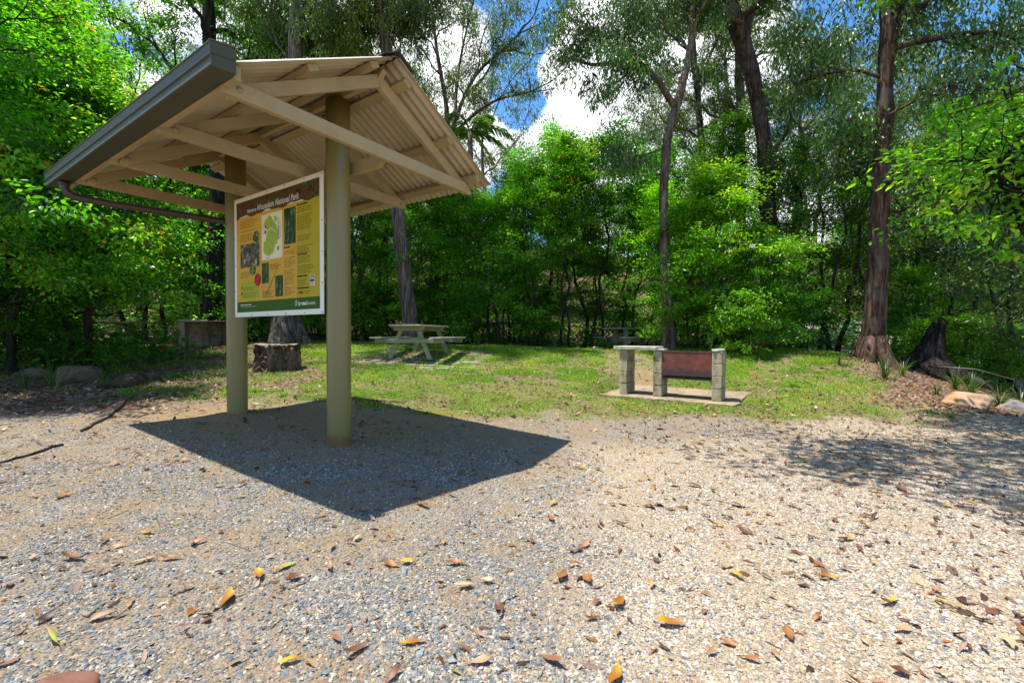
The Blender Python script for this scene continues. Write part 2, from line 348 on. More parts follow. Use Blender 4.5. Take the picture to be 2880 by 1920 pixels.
# ------------------------------------------------------------------ ground
def masks(x, y):
    n1 = fbm(x, y, 1.1, 4, 1)-.5; n2 = fbm(x, y, 3.2, 4, 2)-.5; n3 = fbm(x, y, .55, 3, 4)-.5
    grass = sst(5.15, 5.75, y+n1*1.6+n2*.5+.18*np.clip(x-1, -3, 3)*0)*(1-sst(12.8, 13.8, y+n1*2))
    grass = grass*(1-sst(4.6, 6.0, x-(y-5.5)*.55+n1*2.0))*sst(-6.2, -1.8, x+n1*3.5+.25*(y-6))
    bare = np.exp(-(((x+2.3)/1.7)**2+((y-10.6)/1.0)**2)**2)+np.exp(-(((x-.3)/.6)**2+((y-8.6)/.35)**2)**2)
    grass = np.clip(grass*(1-.8*np.clip(bare, 0, 1)), 0, 1)
    tan = sst(-.35, .55, x-.12*(y-2)+n1*1.3+n3*.6)*(1-sst(3.7, 4.5, y+n1*.8-.25*np.clip(x-1.5, 0, 4)))
    tan = np.clip(tan+.8*sst(2.6, 3.6, x+n1)*(1-grass), 0, 1)
    litter = np.clip(sst(-3.6, -4.6, x+n1*1.5-.35*(y-5.5))*sst(4.3, 5.2, y+.3*n1+.12*np.clip(-4-x,0,9))+sst(6.1, 6.9, y-.0*x+n1)*(1-grass)+sst(5.2, 6.2, x+n1*1.4-.3*(y-6))*sst(5.4, 6.2, y+n1)+sst(12.6, 13.6, y+n1), 0, 1)*(1-.7*grass)
    dirt = np.exp(-(((x+1.9)/2.3)**2+((y-4.65)/1.0)**2)**2)*(.85+.9*n1)+.75*sst(.1, .3, n3+n2*.5)*sst(-.5, -2, x)*(1-sst(4, 6, y))
    dirt = dirt+.9*np.exp(-(((x+3.3)/1.5)**2+((y-5.15)/.45)**2)**2)
    dirt = np.clip(dirt, 0, 1)*(1-grass)*(1-.8*litter)
    pale = sst(10.5, 12, x+n1*2)*sst(8, 10, y+n1*2)*(1-sst(24, 27, y))
    moss = np.exp(-(((x+.95)/.42)**2+((y-5.45)/.22)**2)**2)
    pth = dpath(x+n1*.8, y); grass = grass*(1-.85*pth); dirt = np.clip(dirt+pth*.9, 0, 1); litter = litter*(1-.5*pth)
    pa = (x-3.075)*U[0]+(y-6.80)*U[1]; pb = (x-3.075)*V[0]+(y-6.80)*V[1]; sl_ = (pa > -1.8)*(pa < .38)*(pb > -.22)*(pb < 1.6)
    grass = grass*(1-sl_); litter = litter*(1-sl_)
    return np.clip(tan, 0, 1), np.clip(grass, 0, 1), np.clip(litter, 0, 1), dirt, pale, moss

def axis(lo, hi, c, w_, fine, growth):
    a = [c]; d = fine
    while a[-1] < hi: d = fine if a[-1] < c+w_ else d*growth; a.append(a[-1]+d)
    b = [c]; d = fine
    while b[-1] > lo: d = fine if b[-1] > c-w_ else d*growth; b.append(b[-1]-d)
    return np.array(b[::-1][:-1]+a)
gx = axis(-420, 420, 0, 6.5, .055, 1.06); gy = axis(-60, 600, 5.6, 5.2, .055, 1.06)
GX, GY = np.meshgrid(gx, gy); GZ = gz(GX, GY)
ny, nx = GX.shape; ii = (np.arange(ny-1)[:, None]*nx+np.arange(nx-1)[None]).ravel()
tan, grs, lit, drt, pal, mos = masks(GX.ravel(), GY.ravel())
m, nt2, N, L, out = nodes('ground_soil')
tc2 = N('TexCoord'); P = tc2.outputs['Object']
a1 = N('Attribute', attribute_name='m1'); a2 = N('Attribute', attribute_name='m2')
s1 = N('SeparateColor'); L(a1.outputs['Color'], s1.inputs[0]); s2 = N('SeparateColor'); L(a2.outputs['Color'], s2.inputs[0])
def stones(scale, stops):
    v = N('TexVoronoi', i_Scale=scale); v.inputs['Randomness'].default_value = 1.0; L(P, v.inputs['Vector'])
    sc_ = N('SeparateColor'); L(v.outputs['Color'], sc_.inputs[0]); r = ramp(N, stops, 'CONSTANT'); L(sc_.outputs[0], r.inputs[0]); return v, r
GREYS = [(0, (.11, .125, .135)), (.22, (.17, .185, .195)), (.42, (.24, .25, .25)), (.58, (.31, .27, .21)), (.72, (.38, .31, .21)), (.88, (.42, .40, .36)), (.95, (.09, .10, .11))]
TANS = [(0, (.35, .26, .16)), (.25, (.42, .32, .21)), (.45, (.29, .205, .12)), (.62, (.48, .40, .29)), (.8, (.19, .185, .17)), (.88, (.38, .27, .155)), (.95, (.52, .47, .39))]
LITS = [(0, (.10, .058, .036)), (.25, (.17, .10, .065)), (.45, (.27, .175, .12)), (.6, (.07, .042, .028)), (.75, (.36, .25, .17)), (.9, (.21, .115, .06))]
v1, r1 = stones(75, GREYS); v1b, r1b = stones(170, GREYS); v2, r2 = stones(85, TANS); v2b, r2b = stones(190, TANS); v3, r3 = stones(28, LITS)
def mixc(f, c1, c2):
    mx = N('MixRGB')
    if hasattr(f, 'links') or hasattr(f, 'is_linked'): L(f, mx.inputs['Fac'])
    else: mx.inputs['Fac'].default_value = f
    for i, c in ((1, c1), (2, c2)):
        if isinstance(c, tuple): mx.inputs['Color%d' % i].default_value = (*c, 1)
        else: L(c, mx.inputs['Color%d' % i])
    return mx.outputs[0]
nz = N('TexNoise', i_Scale=3.0, i_Detail=8.0, i_Roughness=.7); L(P, nz.inputs['Vector'])
nf = N('TexNoise', i_Scale=55.0, i_Detail=6.0, i_Roughness=.75); L(P, nf.inputs['Vector'])
rs = ramp(N, [(.44, (0, 0, 0)), (.58, (1, 1, 1))]); L(nf.outputs['Fac'], rs.inputs[0])
greyc = mixc(rs.outputs[0], r1.outputs[0], r1b.outputs[0]); tanc = mixc(rs.outputs[0], r2.outputs[0], r2b.outputs[0])
dr = ramp(N, [(.25, (.155, .10, .05)), (.5, (.27, .19, .105)), (.75, (.37, .275, .165))]); L(nf.outputs['Fac'], dr.inputs[0])
dz = ramp(N, [(.34, (.15, .15, .15)), (.58, (.92, .92, .92))]); L(nz.outputs['Fac'], dz.inputs[0])
greyc = mixc(dz.outputs[0], greyc, dr.outputs[0])
col = mixc(s1.outputs[0], greyc, tanc)
col = mixc(s2.outputs[0], col, dr.outputs[0])
sl = ramp(N, [(.36, (.08, .105, .016)), (.48, (.14, .155, .034)), (.56, (.22, .155, .085)), (.68, (.36, .265, .165)), (.78, (.46, .36, .24))]); L(nf.outputs['Fac'], sl.inputs[0])
lr = ramp(N, [(.35, (.55, .55, .55)), (.6, (1, 1, 1))]); L(nz.outputs['Fac'], lr.inputs[0])
col = mixc(s1.outputs[1], col, sl.outputs[0])
col = mixc(s1.outputs[2], col, r3.outputs[0])
pr = ramp(N, [(.35, (.30, .28, .26)), (.6, (.55, .52, .48))]); L(nf.outputs['Fac'], pr.inputs[0])
col = mixc(s2.outputs[1], col, pr.outputs[0])
mo = ramp(N, [(.3, (.10, .10, .012)), (.6, (.20, .19, .03))]); L(nf.outputs['Fac'], mo.inputs[0]); col = mixc(s2.outputs[2], col, mo.outputs[0])
b = N('BsdfPrincipled', i_Roughness=0.92); b.inputs['Specular IOR Level'].default_value = .15; L(col, b.inputs['Base Color'])
bp1 = N('Bump', i_Strength=.8, i_Distance=.012); bp1.invert = True; L(v1.outputs['Distance'], bp1.inputs['Height'])
bp2 = N('Bump', i_Strength=.6, i_Distance=.006); bp2.invert = True; L(v2b.outputs['Distance'], bp2.inputs['Height']); L(bp1.outputs[0], bp2.inputs['Normal'])
bp3 = N('Bump', i_Strength=.5, i_Distance=.02); L(nf.outputs['Fac'], bp3.inputs['Height']); L(bp2.outputs[0], bp3.inputs['Normal']); L(bp3.outputs[0], b.inputs['Normal'])
L(b.outputs[0], out.inputs[0]); M_ground = m
me = np_mesh('ground', np.stack([GX.ravel(), GY.ravel(), GZ.ravel()], 1), [np.stack([ii, ii+1, ii+nx+1, ii+nx], 1)],
    {'m1': ('FLOAT_COLOR', np.stack([tan, grs, lit], 1)), 'm2': ('FLOAT_COLOR', np.stack([drt, pal, mos], 1))}, True, [M_ground])
tag(link('ground', me), 'open clearing of gravel, patchy grass and leaf litter', 'ground', kind='structure')

# ---- loose stones, grass, litter: uncountable
def wedge(n, y0, y1, p=1.0, mar=1.22, rng=R):
    """random ground points in the strip y0..y1, wider than the view"""
    y = y0+(y1-y0)*rng.random(n)**p
    x = (rng.random(n)*2-1)*(y*1.157*mar+.5); return x, y
OCT = np.array([(1, 0, 0), (0, 1, 0), (-1, 0, 0), (0, -1, 0), (0, 0, 1), (0, 0, -1)], float)
OF = np.array([(0, 1, 4), (1, 2, 4), (2, 3, 4), (3, 0, 4), (1, 0, 5), (2, 1, 5), (3, 2, 5), (0, 3, 5)])
def gravel(n, y0, y1, smin, smax):
    x, y = wedge(n, y0, y1, 1.15, 1.18)
    t_, g_, l_, d_, p_, mo_ = masks(x, y)
    keep = R.random(n) < (1-g_)*(1-.88*d_)*(1-.92*l_)*(1-mo_)*(.25+.75*sst(.40, .60, fbm(x, y, 2.6, 4, 8)))
    x, y, t_ = x[keep], y[keep], t_[keep]; n = len(x)
    s = smin+(smax-smin)*R.random(n)**2.6
    sc = s[:, None]*np.stack([.7+.6*R.random(n), .55+.5*R.random(n), .28+.35*R.random(n)], 1)
    v = OCT[None]*sc[:, None, :]*(0.75+.5*R.random((n, 6, 1)))
    v[:, :4, 2] += (R.random((n, 4))-.5)*sc[:, 2:3]*1.1; v[:, 4:, :2] += (R.random((n, 2, 2))-.5)*sc[:, None, :2]*.9
    a = R.random(n)*6.283; ca, sa = np.cos(a)[:, None], np.sin(a)[:, None]
    tl = R.normal(size=n)[:, None]*.3
    vx, vy, vz = v[..., 0]*ca-v[..., 1]*sa, v[..., 0]*sa+v[..., 1]*ca, v[..., 2]+v[..., 0]*tl
    z = gz(x, y)+s*.16
    vv = np.stack([vx+x[:, None], vy+y[:, None], vz+z[:, None]], 2).reshape(-1, 3)
    f = (OF[None]+np.arange(n)[:, None, None]*6).reshape(-1, 3)
    gc = .88*np.array([(.085, .105, .118), (.13, .155, .168), (.19, .215, .225), (.25, .27, .27), (.30, .235, .16), (.40, .31, .20), (.34, .26, .17), (.135, .125, .12), (.165, .19, .205), (.44, .40, .33)])
    tcs = .60*np.array([(.55, .43, .28), (.66, .54, .38), (.74, .66, .54), (.78, .74, .67), (.60, .47, .30), (.50, .36, .22), (.24, .25, .26), (.70, .60, .46), (.62, .50, .36), (.34, .33, .32)])
    ist = R.random(n) < t_*.92+.04
    c = np.where(ist[:, None], tcs[R.integers(0, len(tcs), n)], gc[R.integers(0, len(gc), n)])*(.82+.36*R.random((n, 1)))
    return vv, f, np.repeat(np.clip(c, 0, .85), 6, 0)
M_stone = attr_mat('stone_chips', 'col', .8, .3)
parts = [gravel(270000, 1.0, 3.2, .0034, .0098), gravel(140000, 3.0, 6.4, .0045, .012), gravel(3000, 1.0, 5.0, .010, .019)]
off = 0; fs = []
for v_, f_, c_ in parts: fs.append(f_+off); off += len(v_)
me = np_mesh('gravel', np.concatenate([p[0] for p in parts]), [np.concatenate(fs)], {'col': ('FLOAT_COLOR', np.concatenate([p[2] for p in parts]))}, False, [M_stone])
tag(link('gravel', me), 'loose crushed gravel of blue-grey and tan chips over the clearing', 'gravel', kind='stuff')

def blades(x, y, h, wd, lean, z=None, tint=None, az=None, rng=R):
    """bent grass blades, five vertices each"""
    n = len(x); az = rng.random(n)*6.283 if az is None else az
    d = np.stack([np.cos(az), np.sin(az)], 1); q = np.stack([-d[:, 1], d[:, 0]], 1)*wd[:, None]*.5
    z = gz(x, y) if z is None else z
    b0 = np.stack([x, y], 1); m0 = b0+d*(h*lean*.35)[:, None]; t0 = b0+d*(h*lean)[:, None]
    V5 = np.zeros((n, 5, 3)); V5[:, 0, :2] = b0-q; V5[:, 1, :2] = b0+q; V5[:, 2, :2] = m0+q*.8; V5[:, 3, :2] = m0-q*.8; V5[:, 4, :2] = t0
    hz = h*np.sqrt(np.clip(1-(lean*.8)**2, .1, 1))
    V5[:, :2, 2] = (z-.004)[:, None]; V5[:, 2:4, 2] = (z+hz*.62)[:, None]; V5[:, 4, 2] = z+hz
    i = np.arange(n)[:, None]*5
    tint = rng.random(n) if tint is None else tint
    return V5.reshape(-1, 3), i+np.array([[0, 1, 2, 3]]), i+np.array([[3, 2, 4]]), np.repeat(tint, 5)
n = 800000
x, y = wedge(n, 5.0, 14.0, .75, 1.05)
_, g_, l_, d_, p_, _m = masks(x, y)
pat = sst(.40, .58, fbm(x, y, 2.3, 4, 21))*.75+.25*sst(.42, .58, fbm(x, y, 9, 2, 22))
sxp = sst(.50, .62, fbm(x, y, 1.4, 3, 31))*sst(5.6, 6.5, y)*.22*(x < -1.0)*(y < 12)
keep = R.random(n) < np.clip(g_*pat*(.45+.55*sst(7, 9.5, y))*1.15+sxp, 0, 1)
x, y = x[keep], y[keep]; n = len(x)
big = R.random(n)
h = (.016+.034*R.random(n)+(big > .985)*.06)*(1+.35*sst(8, 12, y)); wd = (.006+.006*R.random(n))*(1+.5*sst(7, 12, y))
tn = np.clip(.45+.9*(fbm(x, y, 1.7, 3, 41)-.5)+.22*R.normal(size=n), 0, 1)
v_, f4, f3, tt = blades(x, y, h, wd, .5+.45*R.random(n), tint=tn)
me = np_mesh('grass', v_, [f4, f3], {'tint': ('FLOAT', tt)}, False, [M_grass])
tag(link('grass', me), 'patchy short green grass over the middle of the clearing', 'grass', kind='stuff')
# ---- fallen leaves
def leaf_grid(n, Ln, Wd, curl, fold, twist, k=7, rng=R):
    """n curled leaves, (n, k*3, 3), lying along x"""
    t = np.linspace(0, 1, k)[None]
    hw = Wd[:, None]*.5*np.sin(np.pi*np.clip(t, .02, .985)**.85)**.9*(1+.22*rng.normal(size=(n, k)))
    s = np.array([-1, 0, 1.])
    ang = (t-.5)*curl[:, None]
    X = Ln[:, None]*np.where(np.abs(curl[:, None]) > .01, np.sin(ang)/np.where(np.abs(curl[:, None]) > .01, curl[:, None], 1), t-.5)
    Z = Ln[:, None]*(1-np.cos(ang))/np.where(np.abs(curl[:, None]) > .01, curl[:, None], 1)
    tw = (t-.5)*twist[:, None]
    Yv = s[None, None]*hw[..., None]*np.cos(fold)[:, None, None]
    Zv = np.abs(s)[None, None]*hw[..., None]*np.sin(fold)[:, None, None]
    Y2 = Yv*np.cos(tw)[..., None]-Zv*np.sin(tw)[..., None]; Z2 = Yv*np.sin(tw)[..., None]+Zv*np.cos(tw)[..., None]
    o = np.stack([np.broadcast_to(X[..., None], Y2.shape), Y2+.06*Ln[:, None, None]*(rng.random((n, 1, 1))-.5)*np.sin(np.pi*t)[..., None], Z2+Z[..., None]], 3)
    return o.reshape(n, -1, 3)
def leaf_faces(k=7):
    f = []
    for i in range(k-1):
        for j in range(2): f.append([i*3+j, i*3+j+1, (i+1)*3+j+1, (i+1)*3+j])
    return np.array(f)
LC = {'orange-brown': ((.30, .125, .04), (.19, .075, .03)), 'tan': ((.42, .27, .14), (.30, .17, .085)), 'yellow': ((.52, .34, .02), (.30, .12, .02)), 'dark red-brown': ((.12, .045, .022), (.18, .075, .04)),
      'pinkish brown': ((.38, .20, .115), (.26, .12, .065)), 'yellow-green': ((.32, .34, .06), (.36, .22, .05)), 'pale straw': ((.48, .37, .21), (.38, .25, .13))}
M_dry = attr_mat('dry_leaf', 'col', .5, .4, trans=.22)
SH = {'long curled': (1.5, .55, .3, .28), 'flat narrow': (.35, .2, .15, .27), 'broad cupped': (1.0, .5, .2, .50), 'twisted': (.9, .35, 1.5, .33), 'tightly rolled': (.8, 1.25, .5, .34), 'arched': (-1.1, -.25, .3, .34)}
LM = {}
def col_leaf(cn, k, rng=R):
    a, b = np.array(LC[cn][0]), np.array(LC[cn][1]); t = np.repeat(np.linspace(0, 1, k), 3)[:, None]
    ph = rng.random(); mixv = np.clip(.5+.7*np.sin(t*4+ph*6), 0, 1)
    return a*(1-mixv)+b*mixv
for sn, (cu, fo, tw, wr) in SH.items():
    for cn in LC:
        l = leaf_grid(1, np.array([1.0]), np.array([wr]), np.array([cu]), np.array([fo]), np.array([tw]))[0]
        st = np.array([[-.5, -.012, l[:3, 2].mean()], [-.5, .012, l[:3, 2].mean()], [-.72, .0, l[:3, 2].mean()+.02]])
        if cu < 0: l[:, 2] -= l[:, 2].min(); st[:, 2] = .0
        vv = np.concatenate([l, st]); cc_ = np.concatenate([col_leaf(cn, 7), np.tile(np.array(LC[cn][1])*.7, (3, 1))])
        LM[sn, cn] = np_mesh('fallen_leaf', vv, [leaf_faces(), np.array([[21, 22, 23]])], {'col': ('FLOAT_COLOR', cc_)}, True, [M_dry])
def in_shadow(x, y):
    a = (x-SO[0]-.8)*U[0]+(y-SO[1])*U[1]; b = (x-SO[0]-.8)*V[0]+(y-SO[1])*V[1]
    return -2.2 < a < 1.35 and -1.3 < b < 1.2
cnt = 0; used = []
cw = np.array([.23, .20, .09, .14, .21, .05, .08])
hero_l = [(1740, 1705, .10, 'yellow', 'broad cupped', 1.0), (640, 1690, .12, 'yellow', 'twisted', 1.9), (1160, 1812, .085, 'yellow', 'flat narrow', .2), (800, 1600, .10, 'yellow-green', 'flat narrow', .9), (145, 1805, .12, 'yellow-green', 'tightly rolled', 2.6),
          (900, 1455, .1, 'tan', 'flat narrow', .7), (2010, 1480, .11, 'yellow', 'long curled', .1), (1285, 1590, .11, 'orange-brown', 'long curled', 0), (2320, 1625, .10, 'yellow', 'flat narrow', 2.5), (1150, 1585, .08, 'yellow', 'arched', .3),
          (200, 1578, .11, 'dark red-brown', 'long curled', 0), (480, 1575, .1, 'orange-brown', 'long curled', .2), (405, 1582, .09, 'pale straw', 'flat narrow', .8), (680, 1401, .08, 'yellow-green', 'flat narrow', .1), (1630, 1318, .12, 'yellow', 'twisted', .1),
          (2380, 1520, .1, 'yellow', 'twisted', .2), (2200, 1365, .09, 'yellow', 'flat narrow', .5), (2500, 1700, .11, 'yellow', 'long curled', .4)]
def ground_hit(px, py):
    d = at(px, py, 1.0)-np.array([0, 0, EYE]); t = np.geomspace(1, 30, 1500); e = EYE+d[2]*t-gz(d[0]*t, d[1]*t)
    t = t[np.argmax(e < 0)]; return d[0]*t, d[1]*t
def put_leaf(x, y, s, cn, sn, rz):
    global cnt
    zone = "in the shelter's shadow" if in_shadow(x, y) else ('on the tan gravel' if float(masks(np.array([x]), np.array([y]))[0][0]) > .5 else 'on the blue-grey gravel')
    o = link('fallen_leaf', LM[sn, cn]); z = g1(x, y)
    o.location = (x, y, z+.010+.004*random.random()); o.rotation_euler = (random.gauss(0, .16), random.gauss(0, .16), rz); o.scale = (s, s, s)
    tag(o, f"{sn} {cn} leaf fallen {zone}", 'leaf', 'fallen leaves on the gravel'); cnt += 1
for px, py, s, cn, sn, rz in hero_l:
    x, y = ground_hit(px, py); put_leaf(x, y, s, cn, sn, rz); used.append((x, y))
while cnt < 300:
    y = 1.22+3.3*random.random()**1.15; x = (random.random()*2-1)*(y*1.2+.1)
    if random.random() > (.50+.5*sst(-.5, 2.0, x)) or min((x-a)**2+(y-b)**2 for a, b in used) < .006: continue
    used.append((x, y))
    s = random.choice([.045, .055, .06, .065, .07, .075, .085, .10])*random.uniform(.85, 1.1)
    put_leaf(x, y, s, list(LC)[np.searchsorted(np.cumsum(cw), random.random()*.999)], random.choice(list(SH)), random.random()*6.28)
def litter(x, y, smin, smax, k=4, lift=.02):
    n = len(x); Ln = smin+(smax-smin)*R.random(n)
    l = leaf_grid(n, Ln, Ln*(.24+.24*R.random(n)), R.normal(size=n)*.9, R.normal(size=n)*.4, R.normal(size=n)*.5, k)
    a = R.random(n)*6.283; tx = R.normal(size=n)*.28
    l[..., 2] += l[..., 0]*tx[:, None]+.6*l[..., 1]*R.normal(size=n)[:, None]*.5
    ca, sa = np.cos(a)[:, None], np.sin(a)[:, None]
    X = l[..., 0]*ca-l[..., 1]*sa+x[:, None]; Y = l[..., 0]*sa+l[..., 1]*ca+y[:, None]
    Z = l[..., 2]+(gz(x, y)+lift*R.random(n)+.004)[:, None]
    cols = np.array([LC[c][i] for c in LC for i in (0, 1)]+[(.10, .05, .03), (.15, .085, .055), (.30, .20, .14), (.42, .30, .23), (.20, .12, .08), (.07, .04, .025)])
    p = np.array([2, 2, 2.2, 2.4, .25, .4, 2.5, 2.5, 1.5, 1.5, .25, .25, .8, 1.2, 3, 3, 2.5, 2, 3, 2.5]); p /= p.sum()
    c = cols[R.choice(len(cols), n, p=p)]*(.66+.4*R.random((n, 1)))
    f = (leaf_faces(k)[None]+np.arange(n)[:, None, None]*k*3).reshape(-1, 4)
    return np.stack([X, Y, Z], 2).reshape(-1, 3), f, np.repeat(c, k*3, 0)
L_ = []
x, y = wedge(46000, 4.2, 14, .8, 1.15); t_, g_, l_, d_, p_, mo_ = masks(x, y); kp = R.random(len(x)) < np.clip(l_*.9+.34*g_+.06, 0, 1); L_.append(litter(x[kp], y[kp], .045, .105))
x, y = wedge(15000, 12.5, 26, .8, 1.1); L_.append(litter(x, y, .08, .17))
x, y = wedge(5200, 1.2, 6.0, .9, 1.1); kp = R.random(len(x)) < .25+.75*sst(.5, 3, x); L_.append(litter(x[kp], y[kp], .015, .045, lift=.006))
x = R.uniform(.5, 7.5, 4200); y = 1.3+5.3*R.random(4200)**.8; kp = (x < y*1.3+.3) & (R.random(4200) < (.15+.85*sst(.4, 3.4, x))*(.35+.65*sst(.42, .6, fbm(x, y, 1.3, 3, 51)))); L_.append(litter(x[kp], y[kp], .03, .075, lift=.012))
x, y = wedge(1500, 1.3, 5.2, .9, 1.1); kp = R.random(1500) < sst(.38, .62, fbm(x, y, 1.1, 3, 52)); L_.append(litter(x[kp], y[kp], .025, .07, lift=.008))
off = 0; fs = []
for v_, f_, c_ in L_: fs.append(f_+off); off += len(v_)
me = np_mesh('leaf_litter', np.concatenate([q[0] for q in L_]), [np.concatenate(fs)], {'col': ('FLOAT_COLOR', np.concatenate([q[2] for q in L_]))}, True, [M_dry])
tag(link('leaf_litter', me), 'brown leaf litter strewn under the trees around the clearing', 'leaf litter', kind='stuff')

# ------------------------------------------------------------------ shelter
MS = Matrix(((U[0], V[0], 0, SO[0]), (U[1], V[1], 0, SO[1]), (0, 0, 1, 0), (0, 0, 0, 1)))
sh = empty('picnic_shelter', 'small open gabled shelter with corrugated roof on two round posts', 'shelter', mat=MS)
Z0 = EYE; SL = .5425; RZ = 2.108+Z0; LF, LB = 1.32, -2.143
roofz = lambda v: RZ-SL*abs(v)
def gl(u, v):
    X = SO+u*U+v*V; return g1(X[0], X[1])
for u in (.5653, -1.2298):
    b = MB(); z0 = gl(u, 0)
    zz = np.array([z0-.3, z0+.02, z0+.5, 1.6, 2.4, 2.97]); rr = np.array([.099]*6)
    b.tube(np.stack([np.full(6, u), np.zeros(6), zz], 1), rr, 40)
    p = b.build('post', M_post, sh, True)
    for e in p.data.polygons:
        if len(e.vertices) > 4: e.use_smooth = False
    d = MB(); a = np.linspace(0, 6.283, 26); rm = .15+.03*np.sin(a*3+1)+.015*np.sin(a*7)
    pts = np.concatenate([np.stack([u+.097*np.cos(a), .097*np.sin(a), np.full(26, z0+.028)], 1), np.stack([u+rm*np.cos(a), rm*np.sin(a), np.full(26, z0-.03)], 1)])
TR = [1.1276, .216, -.6813, -1.5609]
ZC0, ZC1 = 1.368+Z0, 1.465+Z0; TK = .045
for i, ut in enumerate(TR):
    sg = 1 if i < 2 else -1                                          # chord bolted to the front or the back of the rafters
    uc = ut if sg > 0 else ut-TK*2
    b = MB(); b.poly([(uc-TK/2, -1.155, ZC0), (uc-TK/2, -1.155, ZC0+.045), (uc-TK/2, -1.07, ZC1), (uc-TK/2, .99, ZC1), (uc-TK/2, 1.09, ZC0+.012), (uc-TK/2, 1.08, ZC0)], (TK, 0, 0))
    tb = b.build('tie_beam', M_cream, sh)
    ur = ut-TK if sg > 0 else ut-TK*1.0
    for sd_ in (-1, 1):
        v0 = .0015; v1 = 1.10 if sd_ < 0 else 1.06
        T_, B_ = -.068, -.172
        pts = [(ur-TK/2, sd_*v0, roofz(v0)+T_), (ur-TK/2, sd_*v1, roofz(v1)+T_), (ur-TK/2, sd_*v1, max(roofz(v1)+B_, ZC0+.004)), (ur-TK/2, sd_*(v1-.05), max(roofz(v1-.05)+B_, ZC0+.004)), (ur-TK/2, sd_*v0, roofz(v0)+B_)]
        b = MB(); b.poly(pts, (TK-.001, 0, 0)); rf = b.build('rafter', M_cream, sh)
    for vb in (-1.0585, 1.0):
        b = MB(); uf = (uc+TK/2) if sg > 0 else (ur+TK/2)
        bm = bmesh.new(); bmesh.ops.create_uvsphere(bm, u_segments=12, v_segments=8, radius=.019)
        for vtx in bm.verts: vtx.co.x *= .5
        b.from_bm(bm, Matrix.Translation((uf+.001, vb, 1.417+Z0 if vb < 0 else 1.402+Z0))); b.build('bolt', M_bolt, tb, True)
# ridge beam with a raked front end, on top of the posts
b = MB(); b.poly([(-1.66, -.0225, 1.975+Z0), (1.07, -.0225, 1.975+Z0), (1.10, -.0225, 1.985+Z0), (1.165, -.0225, 2.045+Z0), (-1.66, -.0225, 2.045+Z0)], (0, .045, 0)); b.build('ridge_beam', M_cream, sh)
b = MB(); b.poly([(.44, .1, 1.380+Z0), (.95, .1, 1.375+Z0), (1.055, .1, 1.462+Z0), (1.055, .1, 1.478+Z0), (.44, .1, 1.485+Z0)], (0, .045, 0)); b.build('support_block', M_cream, sh)
b = MB(); b.poly([(-1.35, .1, 1.380+Z0), (-1.05, .1, 1.380+Z0), (-1.05, .1, 1.485+Z0), (-1.35, .1, 1.485+Z0)], (0, .045, 0)); b.build('support_block', M_cream, sh)
# purlins flat on the rafters
for sd_ in (-1, 1):
    for vc in ((.165, .665, 1.06) if sd_ > 0 else (.19, .68)):
        w2 = .037; n_ = np.array([0, sd_*SL, 1.0]); n_ /= np.linalg.norm(n_); t_ = np.array([0, sd_*1.0, -SL]); t_ /= np.linalg.norm(t_)
        top = np.array([0, sd_*vc, roofz(vc)])-n_*.012
        ps = [top-t_*w2, top+t_*w2, top+t_*w2-n_*.045, top-t_*w2-n_*.045]
        b = MB(); b.poly([(LB+.04, q[1], q[2]) for q in ps], (LF-.06-LB-.04, 0, 0)); b.build('purlin', M_cream, sh)
# corrugated sheets
per = .0765; am = .0085
def sheet(sd_, v0, v1):
    us = np.linspace(LB, LF, int((LF-LB)/per*10)+1); vs = np.linspace(v0, v1, 5)
    n_ = np.array([0, sd_*SL, 1.0]); n_ /= np.linalg.norm(n_)
    A, Bv = np.meshgrid(us, vs); wv = -am*np.cos((A-LF)/per*2*np.pi)
    top = np.stack([A, sd_*Bv, RZ-SL*Bv], 2)+wv[..., None]*n_
    bot = top-n_*.0022
    nv, nu = A.shape; i = (np.arange(nv-1)[:, None]*nu+np.arange(nu-1)[None]).ravel(); k = nv*nu
    f = [np.stack([i, i+1, i+nu+1, i+nu], 1), np.stack([i, i+nu, i+nu+1, i+1], 1)+k]
    e = np.arange(nu-1); f += [np.stack([e, e+k, e+1+k, e+1], 1), np.stack([e, e+1, e+1+k, e+k], 1)+(nv-1)*nu]
    g = np.arange(nv-1)*nu; f += [np.stack([g, g+nu, g+nu+k, g+k], 1), np.stack([g, g+k, g+nu+k, g+nu], 1)+nu-1]
    me = np_mesh('roof_sheet', np.concatenate([top.reshape(-1, 3), bot.reshape(-1, 3)]), f, None, True, [M_roof]); return link('roof_sheet', me, sh)
sheet(-1, .012, 1.205); sheet(1, .012, 1.188)
b = MB()
for sd_ in (-1, 1):
    b.poly([(LB-.01, 0, RZ+.030), (LB-.01, sd_*.15, RZ+.022-SL*.15), (LB-.01, sd_*.15, RZ+.017-SL*.15), (LB-.01, 0, RZ+.024)], (LF-LB+.02, 0, 0), bev=0)
b.tube([(LB-.012, 0, RZ+.034), (LF+.012, 0, RZ+.034)], .017, 12); b.build('ridge_cap', M_gutter, sh)
